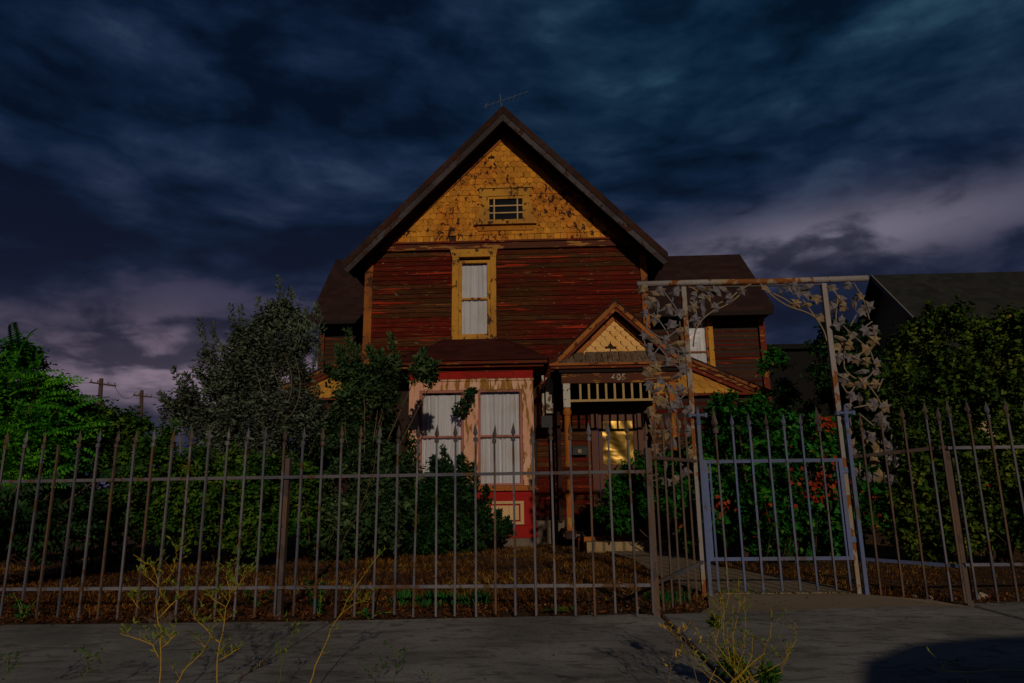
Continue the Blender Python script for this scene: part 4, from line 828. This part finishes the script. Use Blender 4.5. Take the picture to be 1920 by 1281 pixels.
pale_stems(ts_, [[(508, 680), (522, 720), (534, 762)], [(533, 665), (547, 725), (526, 776)], [(553, 668), (562, 735), (540, 784)], [(478, 690), (492, 740), (500, 790)], [(440, 820), (447, 850), (462, 880)], [(500, 835), (512, 870), (528, 890)], [(420, 900), (440, 960), (470, 1000)]], 8.95)
# dark glossy shrub before the house
ds_ = plant('broadleaf_shrub', 'large dark glossy leaved shrub covering the left corner of the red house', 'shrub', (-2.9, 10.4, 0),
      [bl(690, 735, 10.4, 45, 38, .4), bl(655, 700, 10.4, 20, 35, .2), bl(738, 720, 10.4, 16, 38, .2), bl(785, 700, 10.4, 28, 13, .25), bl(815, 712, 10.5, 10, 10, .12), bl(655, 800, 10.2, 40, 70, .5), bl(722, 800, 10.3, 26, 65, .4), bl(615, 860, 10.0, 55, 60, .5), bl(690, 900, 10.0, 60, 65, .6), bl(640, 980, 9.7, 80, 52, .6), bl(735, 985, 9.9, 50, 52, .5), bl(590, 780, 10.2, 18, 35, .3), bl(748, 920, 10.2, 22, 50, .3), bl(540, 930, 9.6, 60, 80, .5)],
      4300, .20, 11, .080, .044, 'leaf_dark', 'bark', 8, up=.7, tr=.022, twig=12, sr=.11,
      shoots=shv(10.35, (655, 700, 654, 618), (643, 700, 638, 650), (738, 710, 738, 628), (700, 700, 697, 652), (712, 700, 716, 660), (775, 700, 800, 655), (790, 705, 822, 680), (668, 720, 672, 650), (625, 720, 618, 690)))
pale_stems(ds_, [[(648, 790), (650, 830), (668, 884), (690, 900)], [(682, 740), (684, 800), (683, 865)], [(708, 770), (700, 830)], [(590, 960), (596, 1010), (606, 1040)]], 9.55)
pale_stems(ds_, [[(705, 850), (695, 900), (672, 960), (632, 1030)], [(690, 940), (650, 1000), (640, 1030)], [(628, 990), (612, 1030)], [(560, 900), (575, 960), (580, 1020)]], 9.0, .007, 'bark')
plant('broadleaf_shrub', 'low dark bush spreading under and over the bottom of the bay window', 'shrub', (-1.5, 11.0, 0),
      [bl(845, 970, 11.2, 60, 42, .45), bl(850, 905, 11.4, 38, 28, .3), bl(785, 940, 11.0, 38, 62, .4), bl(895, 1003, 11.2, 45, 24, .35), bl(945, 1008, 11.4, 16, 16, .2), bl(800, 1015, 10.9, 75, 30, .45), bl(880, 950, 11.5, 26, 30, .3)],
      2600, .18, 11, .075, .046, 'leaf_deep', 'bark', 6, tr=.018, twig=12, sr=.08,
      shoots=shv(11.6, (845, 900, 832, 838), (860, 900, 868, 855), (885, 930, 893, 872), (905, 960, 915, 915), (930, 1000, 938, 958), (775, 880, 770, 800), (820, 900, 815, 860), (950, 1000, 955, 975)))
plant('climbing_spray', 'leafy spray hanging over the mullion between the two bay windows', 'plant', (at(868, 770, 12.0)[0], 12.0, at(868, 770, 12.0)[2]),
      [bl(878, 750, 11.95, 12, 12, .10), bl(866, 770, 11.95, 11, 14, .10), bl(884, 738, 11.95, 7, 7, .1)], 34, .14, 9, .07, .045, 'leaf_deep', 'bark', 1, tr=.008, up=-.2, twig=6)
# left hedge
plant('flowering_hedge', 'yellow green hedge with small orange flowers behind the left end of the fence', 'hedge', (-5.6, 8.6, 0),
      [bl(100, 820, 8.4, 90, 60, .6), bl(200, 860, 8.4, 90, 70, .6), bl(300, 890, 8.4, 90, 65, .6), bl(120, 800, 8.6, 60, 45, .5), bl(380, 930, 8.4, 70, 60, .5), bl(60, 960, 8.3, 110, 60, .5), bl(220, 980, 8.5, 100, 50, .5), bl(340, 985, 8.6, 80, 45, .4), bl(450, 1000, 8.9, 90, 40, .4), bl(180, 800, 8.6, 35, 40, .3), bl(275, 810, 8.6, 14, 30, .2), bl(440, 940, 8.8, 80, 90, .5), bl(520, 950, 9.2, 80, 90, .5), bl(-60, 900, 8.2, 80, 120, .6)],
      6400, .20, 11, .066, .040, 'leaf_hedge', 'bark', 8, bits=[('flowers', 'flower', 60, .035, (.6, 2.3))], tr=.018, twig=18)
# vine by porch and behind the gate
plant('creeper_bush', 'dark green creeper with a few orange leaves beside the porch step', 'creeper', (1.9, 10.6, 0),
      [bl(1180, 930, 10.8, 45, 45, .3), bl(1160, 970, 10.8, 30, 25, .25), bl(1230, 920, 10.3, 36, 50, .4), bl(1275, 940, 9.8, 36, 50, .4), bl(1290, 890, 9.8, 34, 44, .4), bl(1296, 1010, 9.6, 20, 22, .25)], 1250, .2, 11, .07, .055, 'leaf_vine', 'bark', 4, bits=[('orange_leaves', 'leaf_red', 16, .05, (.3, 1.5))], tr=.012)
plant('ivy_hedge', 'bright green ivy hedge speckled with red leaves behind the blue gate', 'hedge', (3.1, 9.3, 0),
      [bl(1350, 850, 9.2, 50, 60, .4), bl(1420, 840, 9.3, 70, 55, .5), bl(1500, 840, 9.3, 70, 50, .5), bl(1570, 860, 9.3, 55, 60, .5), bl(1360, 950, 9.1, 60, 70, .5), bl(1450, 950, 9.1, 80, 75, .5), bl(1550, 950, 9.1, 75, 75, .5), bl(1370, 800, 9.3, 28, 25, .3), bl(1620, 930, 9.0, 60, 80, .5), bl(1500, 1010, 9.0, 110, 35, .4)],
      5000, .17, 11, .072, .058, 'leaf_vine', 'bark', 6, bits=[('red_leaves', 'leaf_red', 55, .05, (.25, 1.7))], tr=.015, twig=16)
rl = thing('autumn_creeper', (3.6, 8.7, .9), 'patch of scarlet and orange creeper leaves in the upper right of the gate opening', 'creeper')
Q = []
for (cx, cy, n_, sp) in ((1540, 885, 50, 32), (1560, 915, 32, 28), (1525, 925, 24, 26), (1553, 795, 35, 8), (1365, 945, 22, 14), (1440, 965, 10, 10), (1655, 950, 20, 25), (1345, 940, 12, 10), (1535, 940, 25, 10)):
    for _ in range(n_): Q.append(at(cx+random.gauss(0, sp*.7), cy+random.gauss(0, sp*.7), 8.62+random.uniform(-.05, .1)))
Q = np.array(Q); leaves('foliage', Q, rng.normal(size=Q.shape)+[0, -.4, -.2], rng.normal(size=Q.shape)*.5+[0, -1, .2], .065, .055, 'leaf_red', rl)['kind'] = 'stuff'
b = B()
for _ in range(9):
    a = at(random.uniform(1350, 1580), random.uniform(870, 960), 8.68); b.tube([a, (a[0]+.05, a[1], a[2]-.3), (a[0]-.05, a[1]+.05, 0)], .004, 4)
b.mk('stems', 'bark', rl)['kind'] = 'stuff'
plant('roof_creeper', 'thin creeper with orange leaves trailing along the low side roof', 'creeper', (4.6, 13.4, 0),
      [bl(1350, 752, 13.2, 40, 9, .15), bl(1430, 755, 13.2, 50, 18, .2), bl(1330, 760, 13.2, 14, 12, .1), bl(1470, 770, 13.3, 40, 35, .3), bl(1440, 690, 13.6, 30, 18, .2), bl(1500, 830, 13.0, 60, 60, .5)], 650, .2, 9, .075, .05, 'leaf_vine', 'palebark', 4, bits=[('red_leaves', 'leaf_red', 25, .05, (2.0, 3.2))], tr=.01)
plant('small_tree', 'small round topped green tree behind the right hand arch post', 'tree', (5.2, 12.0, 0),
      [bl(1562, 650, 12, 26, 40, .4), bl(1590, 665, 12, 32, 45, .4), bl(1552, 700, 12, 24, 30, .4), bl(1625, 705, 11.8, 40, 45, .4), bl(1590, 740, 11.8, 40, 36, .4), bl(1630, 760, 11.8, 40, 40, .4)], 1300, .22, 11, .085, .06, 'leaf_deep', 'bark', 4, tr=.05)
plant('tall_hedge', 'big olive green hedge rising against the neighbouring roof at right', 'hedge', (5.6, 9.0, 0),
      [bl(1765, 628, 9.2, 34, 38, .4), bl(1712, 680, 9.1, 42, 52, .5), bl(1830, 650, 9.2, 48, 46, .45), bl(1895, 650, 9.2, 45, 46, .45), bl(1680, 770, 9.0, 60, 80, .6), bl(1780, 760, 8.9, 75, 90, .6), bl(1880, 760, 8.8, 75, 100, .6), bl(1960, 740, 8.8, 70, 130, .6), bl(1700, 900, 8.8, 75, 100, .6), bl(1810, 920, 8.6, 90, 100, .6), bl(1920, 900, 8.4, 80, 110, .6), bl(1780, 1000, 8.6, 130, 50, .5), bl(1920, 1000, 8.3, 90, 50, .5)],
      7200, .20, 11, .066, .050, 'leaf_olive', 'bark', 8, sr=.08, shoots=shv(9.15, (1750, 620, 1744, 570), (1765, 620, 1770, 578), (1795, 630, 1800, 585), (1880, 640, 1885, 588), (1905, 640, 1915, 592), (1725, 650, 1715, 600), (1840, 640, 1848, 600), (1690, 680, 1675, 640)), bits=[('red_leaves', 'leaf_red', 18, .045, (.6, 2.4))], tr=.025, twig=18)
# fronded tree at far left
def frond_mesh(i, L=.75, pairs=12, lf=.13):
    P = []; D = []; Nn = []; b = B(); c = []; rr = random.Random(i); sag = rr.uniform(.25, .55); yaw = rr.uniform(-.15, .15)
    for k in range(14):
        u = k/13; c.append(Vector((L*u, math.sin(u*2)*yaw*L, L*(.35*u-sag*u*u))))
    for k in range(pairs+1):
        u = .14+.86*k/pairs; j = min(int(u*13), 12); f = u*13-j; p = c[j].lerp(c[j+1], f); tg = (c[j+1]-c[j]).normalized(); sd = tg.cross(Vector((0, 0, 1))).normalized()
        for s in ((-1, 1) if k < pairs else (0,)):
            dd = (tg*.5+sd*s+Vector((0, 0, -.15))) if s else tg; P.append(p); D.append(dd); Nn.append(Vector((0, 0, 1))+sd*s*.2)
    P = np.array([tuple(p) for p in P]); D = np.array([tuple(p) for p in D]); Nn = np.array([tuple(p) for p in Nn]); u = np.linspace(0, 1, len(P))
    o = leaves('frond', P, D, Nn, lf*(1-.35*u), lf*.46*(1-.3*u), 'leaf_lime', None, .12)
    bm = bmesh.new(); bm.from_mesh(o.data); b.tube(c, [.006*(1-.8*k/13) for k in range(14)], 4); me2 = bpy.data.meshes.new('s'); me2.from_pydata(b.v, [], b.f); bm.from_mesh(me2); bm.to_mesh(o.data); bm.free()
    me = o.data; bpy.data.objects.remove(o); return me
FR = [frond_mesh(i) for i in range(6)]; FRd = []
for m_ in FR[:4]:
    c_ = m_.copy(); c_.materials.clear(); c_.materials.append(M['leaf_deep']); FRd.append(c_)
def frondtree(name, label, cat, base, stemsl, n, zr, meshes, sc=(.8, 1.2), yawc=None):
    root = thing(name, base, label, cat); b = B()
    for tp in stemsl: 
        s0 = Vector(base); e = Vector(tp); b.tube([s0, s0.lerp(e, .5)+Vector((.05, -.05, .05)), e], [.022, .016, .008], 6)
    b.mk('trunk', 'bark', root, True)
    for i in range(n):
        e = Vector(random.choice(stemsl)); s0 = Vector(base); u = random.uniform(.45, 1.0); p = s0.lerp(e, u)
        a = random.uniform(0, 6.28) if yawc is None or random.random() < .3 else random.gauss(yawc, .9)
        s = random.uniform(*sc); rx = random.gauss(.85, .4)*(1 if math.cos(a) > 0 else -1); inst('frond', random.choice(meshes), p, root, (rx, random.uniform(-.6, .2), a), (s, s, s))
    return root
sumac = frondtree('sumac_tree', 'bright green feathery leaved tree at the far left edge', 'tree', (-6.3, 7.6, 0), [at(40, 650, 7.6), at(20, 700, 7.4), at(80, 700, 7.5), at(60, 760, 7.3), at(-30, 660, 7.6), at(-60, 720, 7.4), at(30, 790, 7.2), at(110, 760, 7.4), at(0, 850, 7.1), at(90, 850, 7.3), at(60, 820, 7.2), at(120, 800, 7.5)], 260, (0, 2), FR, (.45, .85), -.3)
P, D, N, L, Wd, _a, _b, _c = crown([bl(30, 700, 7.8, 50, 40, .4), bl(70, 760, 7.7, 60, 45, .4), bl(10, 780, 7.6, 60, 60, .4), bl(110, 810, 7.7, 50, 40, .4), bl(60, 850, 7.5, 80, 50, .4)], 1500, .16, 10, .075, .032)
leaves('foliage', P, D, N, L, Wd, 'leaf_lime', sumac)['kind'] = 'stuff'
frondtree('sumac_sapling', 'low dark green feathery sapling behind the fence at the far left', 'plant', (-5.9, 7.0, 0), [at(40, 900, 6.9), at(100, 920, 7.1), at(20, 980, 6.8), at(150, 960, 7.2), at(-20, 930, 6.9), at(70, 1000, 6.9), at(180, 900, 7.3)], 90, (0, 2), FRd, (.6, 1.0))
frondtree('sumac_sapling', 'small feathery green sapling just inside the gate by the large left spear point', 'plant', (2.5, 8.9, 0), [at(1340, 830, 8.8), at(1385, 800, 8.8), at(1410, 810, 8.8), at(1360, 850, 8.7)], 18, (0, 2), FR, (.35, .5))

# lawn grass, litter
def scatter(n, x0, x1, y0, y1, pw=1.0):
    P = np.zeros((n, 3)); P[:, 0] = rng.uniform(x0, x1, n); P[:, 1] = y0+(y1-y0)*rng.random(n)**pw; return P
walkpoly = [Vector(p) for p in walk]; aprp = [Vector(p) for p in apr]
def inpoly(P, poly):
    x, y = P[:, 0], P[:, 1]; c = np.zeros(len(P), bool); j = len(poly)-1
    for i in range(len(poly)):
        xi, yi = poly[i]; xj, yj = poly[j]
        c ^= ((yi > y) != (yj > y)) & (x < (xj-xi)*(y-yi)/(yj-yi+1e-12)+xi); j = i
    return c
edgev = np.vectorize(edge)
P = scatter(105000, -8.5, 9, 5.2, 13, 1.35); P = P[(P[:, 1] > edgev(P[:, 0])+.18) & ~inpoly(P, walk) & ~inpoly(P, apr)]
den = np.sin(P[:, 0]*2.1+1+np.sin(P[:, 1]*1.7))*np.sin(P[:, 1]*2.7+np.sin(P[:, 0]*1.3))+.6*np.sin(P[:, 0]*6.3+P[:, 1]*2)*np.sin(P[:, 1]*7.1)+rng.normal(size=len(P))*.45; P = P[(den > -.25) & ((P[:, 1] > 5.9) | (rng.random(len(P)) < .35))]; P[:, 2] = -.01
D = np.c_[rng.normal(size=(len(P), 2))*.5, np.ones(len(P))]
tag(leaves('dry_grass', P, D, rng.normal(size=P.shape), .055*(.5+rng.random(len(P))), .0075, 'drygrass', None), 'dry yellow grass of the front lawn', 'grass', None, 'stuff')
P = scatter(26000, -8.5, 9, 5.2, 8.5, 2.0); P = P[(P[:, 1] > edgev(P[:, 0])+.02) & ((~inpoly(P, walk) & ~inpoly(P, apr)) | (rng.random(len(P)) < .02))]; P[:, 2] = .004+rng.random(len(P))*.025
D = rng.normal(size=P.shape); D[:, 2] *= .35; N_ = rng.normal(size=P.shape)*.6+[0, 0, 1]
tag(leaves('leaf_litter', P, D, N_, .028*(.5+rng.random(len(P))*1.3), .016, 'litter', None, .4), 'brown dead leaves and dry twigs strewn along the fence foot', 'leaf litter', None, 'stuff')
P = scatter(420, -6, 7, 3.3, 6.0, .6); P = P[(P[:, 1] < edgev(P[:, 0])) | inpoly(P, apr)]; P[:, 2] = .006
D = rng.normal(size=P.shape); D[:, 2] *= .12; N_ = rng.normal(size=P.shape)*.35+[0, 0, 1]
tag(leaves('leaf_crumbs', P, D, N_, .008+.02*rng.random(len(P))**3, .006, 'litter', None, .4), 'small crumbs of dead leaf scattered over the pavement', 'leaf litter', None, 'stuff')
P = []
for jxx in jx:
    for _ in range(26): P.append((jxx+random.gauss(0, .006), 3.4+2.0*random.random()**2+.3*math.sin(jxx), -.02))
P = np.array(P); D = np.c_[rng.normal(size=(len(P), 2))*.7, np.ones(len(P))]
tag(leaves('joint_grass', P, D, rng.normal(size=P.shape), .05*(.3+rng.random(len(P))), .005, 'drygrass', None), 'short dry grass growing in the pavement joints', 'grass', None, 'stuff')
def tuft(px0, px1, py, n, hgt, label, name='grass_clump', mat='greengrass', Y=None):
    a = gd(px0, py); b_ = gd(px1, py); P = np.zeros((n, 3)); u = rng.random(n); P[:, 0] = a[0]+(b_[0]-a[0])*u; P[:, 1] = a[1]+(b_[1]-a[1])*u+rng.normal(size=n)*.13; P[:, 0] += .16*np.round(np.sin(u*23))*rng.random(n)
    D = np.c_[rng.normal(size=(n, 2))*.3, np.ones(n)]; return tag(leaves(name, P, D, rng.normal(size=P.shape), hgt*(.5+.7*rng.random(n))*(.4+.6*np.abs(np.sin(P[:, 0]*9))), .012, mat, None), label, 'grass', None, 'stuff')
tuft(745, 900, 1132, 420, .13, 'vivid green grass tuft growing behind the fence below the bay window')
tuft(1235, 1262, 1128, 130, .13, 'small green weed tuft at the foot of the fence corner post')
tuft(1350, 1410, 1113, 90, .06, 'short grass growing in the crack before the gate')
# broad leaf weeds at the fence foot
def weedclump(px, py, name, label, h=.22, n=60, mat='greengrass'):
    g0 = Vector(gd(px, py)); root = thing(name, tuple(g0), label, 'weed'); P = []; D = []; b = B()
    for s in range(5):
        e = g0+Vector((random.gauss(0, .07), random.gauss(0, .05), h*random.uniform(.6, 1.1))); b.tube([g0, g0.lerp(e, .5)+Vector((.01, 0, .02)), e], [.004, .003, .002], 4)
        for k in range(n//5): u = random.random(); P.append(tuple(g0.lerp(e, u))); D.append((random.gauss(0, 1), random.gauss(0, 1), .5))
    b.mk('stems', 'podgreen', root); leaves('leaves', np.array(P), np.array(D), rng.normal(size=(len(P), 3))*.4+[0, 0, 1], .055, .02, mat, root); return root
weedclump(598, 1158, 'weed', 'upright green weed at the pavement edge left of the vivid grass tuft', .30, 90)
weedclump(40, 1165, 'weed', 'grassy green weed at the pavement edge at the far left', .2, 50)
weedclump(690, 1160, 'weed', 'flat little green weed at the pavement edge by the fence', .06, 40)
weedclump(480, 1140, 'weed', 'small dark weed beside the left fence post', .12, 40)
# fallen yellow leaf, stones
fl_ = mk('fallen_leaf', *(lambda c: ([(c[0]-.17, c[1]-.02, .01), (c[0]-.05, c[1]-.07, .035), (c[0]+.1, c[1]-.04, .02), (c[0]+.17, c[1]+.02, .05), (c[0]+.05, c[1]+.06, .045), (c[0]-.1, c[1]+.04, .03)], [(0, 1, 5), (1, 4, 5), (1, 2, 4), (2, 3, 4)]))(gd(1043, 1151)), 'leaf_olive'); tag(fl_, 'curled yellow green fallen leaf on the pavement edge under the fence', 'leaf')
def rock(px, py, r, label, mat='stone', flat=.6):
    c = Vector(gd(px, py)); bm = bmesh.new(); bmesh.ops.create_icosphere(bm, subdivisions=2, radius=r)
    for v in bm.verts: v.co *= random.uniform(.78, 1.15); v.co.z *= flat
    me = bpy.data.meshes.new('stone'); bm.to_mesh(me); bm.free(); me.materials.append(M[mat]); o = bpy.data.objects.new('stone', me); o.location = c+Vector((0, 0, r*flat*.5)); C.objects.link(o); return tag(o, label, 'stone')
rock(1840, 1122, .055, 'yellowish stone at the hedge side pavement edge right of the brown post'); rock(1742, 1124, .035, 'grey stone beside the base of the brown post', flat=.7); rock(1716, 1121, .03, 'small pale stone left of the grey one near the brown post')
rock(1107, 1152, .018, 'tiny white pebble at the pavement edge below the porch')
tw = thing('dry_weed_clump', gd(305, 1166), 'pale dry tangle of dead weed on the litter in front of the left fence', 'weed'); b = B()
for _ in range(60):
    g0 = Vector(gd(305+random.gauss(0, 8), 1168)); b.tube([g0, g0+Vector((random.gauss(0, .05), random.gauss(0, .03), random.uniform(.02, .08)))], .0018, 3)
b.mk('stems', 'palebark', tw)

# foreground weeds
def weed(label, lines, Y, name='tall_weed', r=.0033, pods=26, mat='straw', podm='podgreen', pl=.035, lo=0.0):
    b_ = lines[0][0]; p0 = at(b_[0], b_[1], Y); root = thing(name, (p0[0], Y, 0), label, 'weed'); P = []; D = []
    for li, s in enumerate(lines):
        pts = [Vector(at(x, y, Y+.03*math.sin(li*2.1+i))) for i, (x, y) in enumerate(s)]
        if li == 0 or s[0][1] > 1270: pts = [Vector((pts[0].x, pts[0].y, -.01))]+pts
        rr = r if s[0][1] > 1150 else r*.6
        q_ = []
        for i in range(len(pts)-1):
            for k in range(3): q_.append(pts[i].lerp(pts[i+1], k/3)+Vector((random.gauss(0, .0035), random.gauss(0, .004), 0))*(1 if i+k else 0))
        pts = q_+[pts[-1]]
        B().tube(pts, [rr*(1-.65*i/(len(pts)-1)) for i in range(len(pts))], 6).mk('stalk', mat, root, True)
        tb = B()
        for _ in range(7):
            k = random.randrange(len(pts)//3, len(pts)-1); q0 = pts[k]
            if q0.z < .10: continue
            d_ = Vector((random.choice((-1, 1))*random.uniform(.02, .06), random.gauss(0, .02), random.uniform(.02, .07))); q1 = q0+d_*.5+Vector((0, 0, .004)); q2 = q0+d_
            tb.tube([q0, q1, q2], [rr*.3, rr*.22, rr*.14], 4)
            for u_ in (.4, .7, 1, 1): P.append(tuple(q0.lerp(q2, u_))); D.append((random.gauss(0, .5), random.gauss(0, .5), random.uniform(.2, 1)))
        if tb.v: tb.mk('side_twigs', mat, root)['kind'] = 'stuff'
        for _ in range(pods):
            u = lo+(1-lo)*random.random()**.6; k = min(int(u*(len(pts)-1)), len(pts)-2); f = u*(len(pts)-1)-k; q = pts[k].lerp(pts[k+1], f)
            if q.z > .12: P.append(tuple(q)); D.append((random.gauss(0, .6), random.gauss(0, .6), random.uniform(.2, 1)))
    if P: leaves('leaves', np.array(P), np.array(D), rng.normal(size=(len(P), 3)), pl*(.3+rng.random(len(P))*.8), pl*.26, podm, root)
    return root
weed('tall yellow stalked weed with forked top in the left foreground', [[(298, 1285), (302, 1200), (297, 1150), (300, 1100), (285, 1062), (250, 1040)], [(300, 1100), (325, 1072), (330, 1040), (330, 1030)], [(298, 1160), (330, 1125), (352, 1112)], [(298, 1100), (275, 1080), (268, 1050)], [(299, 1235), (285, 1210), (250, 1195), (225, 1188)], [(302, 1215), (330, 1190)], [(260, 1140), (240, 1115)]], 3.1, pods=6)
weed('second yellow weed with twiggy seed heads right of the forked one', [[(405, 1285), (412, 1210), (425, 1140), (436, 1105), (442, 1065)], [(425, 1140), (395, 1120), (388, 1090)], [(432, 1112), (455, 1090), (460, 1065)], [(413, 1205), (380, 1175), (360, 1150)], [(408, 1240), (450, 1215)], [(430, 1120), (426, 1080), (430, 1068)]], 3.15, pods=8)
weed('short yellow branch slanting between the two left foreground weeds', [[(328, 1285), (350, 1250), (378, 1225), (384, 1210)]], 3.05, pods=4)
weed('long bare stalk slanting up to the right across the fence', [[(580, 1285), (600, 1230), (622, 1180), (650, 1130), (690, 1068), (702, 1052)], [(640, 1150), (668, 1130), (690, 1128)]], 3.2, pods=5)
weed('thin dark green stem standing on the pavement joint', [[(522, 1285), (530, 1240), (540, 1200), (556, 1180)]], 3.3, r=.002, pods=7, mat='podgreen')
weed('faint small green weed in the bottom left corner', [[(10, 1285), (14, 1250), (8, 1235)], [(150, 1285), (165, 1250), (175, 1232)]], 3.2, r=.002, pods=8, mat='podgreen', podm='leaf_hedge')
weed('pair of little green sprigs before the middle of the pavement', [[(735, 1285), (742, 1250), (748, 1222)], [(700, 1285), (698, 1262)], [(812, 1285), (812, 1268)]], 3.3, r=.002, pods=5, mat='podgreen', podm='leaf_hedge')
ls = []
for (tx, ty, mx_) in [(1340, 1150, 1350), (1352, 1112, 1356), (1328, 1190, 1350), (1375, 1135, 1372), (1396, 1120, 1390), (1410, 1180, 1400), (1492, 1172, 1470), (1475, 1210, 1460), (1445, 1140, 1430), (1300, 1210, 1335), (1385, 1085, 1378), (1362, 1175, 1365), (1425, 1230, 1412), (1318, 1245, 1340), (1350, 1100, 1345), (1362, 1060, 1352)]:
    bx_ = 1385+random.uniform(-35, 45); ls.append([(bx_, 1290), (mx_+random.uniform(-6, 6), (1290+ty)/2+10), (tx+random.uniform(-4, 4), (1290+3*ty)/4), (tx, ty)])
weed('bushy yellow stemmed weed clump in the right foreground casting a long shadow', ls, 3.25, 'weed_clump', .0023, 12, pl=.026)
gb = [bl(1400, 1265, 3.35, 60, 22, .12), bl(1360, 1240, 3.35, 22, 30, .08), bl(1440, 1275, 3.3, 40, 15, .1), bl(1345, 1190, 3.35, 12, 40, .06)]
plant('low_weed', 'dark green leafy weed at the bottom of the right foreground clump', 'weed', (at(1400, 1265, 3.3)[0], 3.3, 0), gb, 90, .09, 8, .03, .012, 'leaf_hedge', 'straw', 3, tr=.004, twig=3, zmin=.01)
weed('single dry grass stalk with a drooping seed head left of the right clump', [[(1252, 1285), (1258, 1240), (1264, 1210), (1268, 1190), (1273, 1188)], [(1310, 1285), (1295, 1230), (1285, 1200), (1272, 1186), (1266, 1192), (1264, 1200)]], 3.2, 'dry_grass_stalk', .0022, 3, 'palebark', 'straw')
weed('straw stalk lying almost level over the dark shadow at bottom right', [[(1815, 1285), (1812, 1270), (1804, 1258)], [(1768, 1258), (1820, 1260), (1870, 1256), (1925, 1257)], [(1768, 1258), (1766, 1245)]], 3.5, 'straw_stalk', .0045, 2, 'lit_look_straw')

# ---------------------------------------------------------------- unseen van added and shaped to cast the shadow on the pavement
car = thing('shadow_caster_van', (4.2, -.6, -.13), 'unseen dark van added out of view, shaped to throw the black shadow at bottom right', 'van')
prof = [(1.98, .22), (1.93, .7), (2.05, 1.10), (2.5, 1.30), (3.0, 1.42), (3.46, 1.475), (3.94, 1.505), (5.6, 1.50), (6.3, 1.40), (6.5, .9), (6.5, .22)]
def carsec(y, sx, zt):
    return [(4.25+(x-4.25)*sx, y, -.13+(z if z < .8 else .8+(z-.8)*zt)) for x, z in prof]
secs = [carsec(.28, .97, .0), carsec(.24, .995, .35), carsec(.10, 1.0, .97), carsec(-.6, 1.02, 1.02), carsec(-1.30, 1.0, .97), carsec(-1.44, .995, .35), carsec(-1.48, .97, 0)]
vs = [p for s in secs for p in s]; n_ = len(prof); fs = []
for i in range(len(secs)-1):
    for k in range(n_): fs.append((i*n_+k, i*n_+(k+1) % n_, (i+1)*n_+(k+1) % n_, (i+1)*n_+k))
fs += [tuple(range(n_)), tuple(range(len(vs)-1, len(vs)-n_-1, -1))]
mk('body', vs, fs, 'carpaint', car)
for x in (2.8, 5.7):
    for y in (.2, -1.4): B().tube([(x, y-.1, .19), (x, y+.1, .19)], .32, 18).mk('wheel', 'tyre', car)
mk('side_window', [(3.35, .265, .83), (5.75, .265, .83), (5.2, .135, 1.17), (3.85, .135, 1.17)], [(0, 1, 2, 3)], 'darkglass', car)
for y in (.0, -1.2): box('headlight', (1.80, 1.93, y-.12, y+.12, .42, .54), 'fascia', car)

for o in bpy.data.objects:
    for k_ in ('_cx',):
        if k_ in o: del o[k_]
print('objects', len(bpy.data.objects), 'tris', sum(len(m.loop_triangles) or len(m.polygons) for m in bpy.data.meshes))
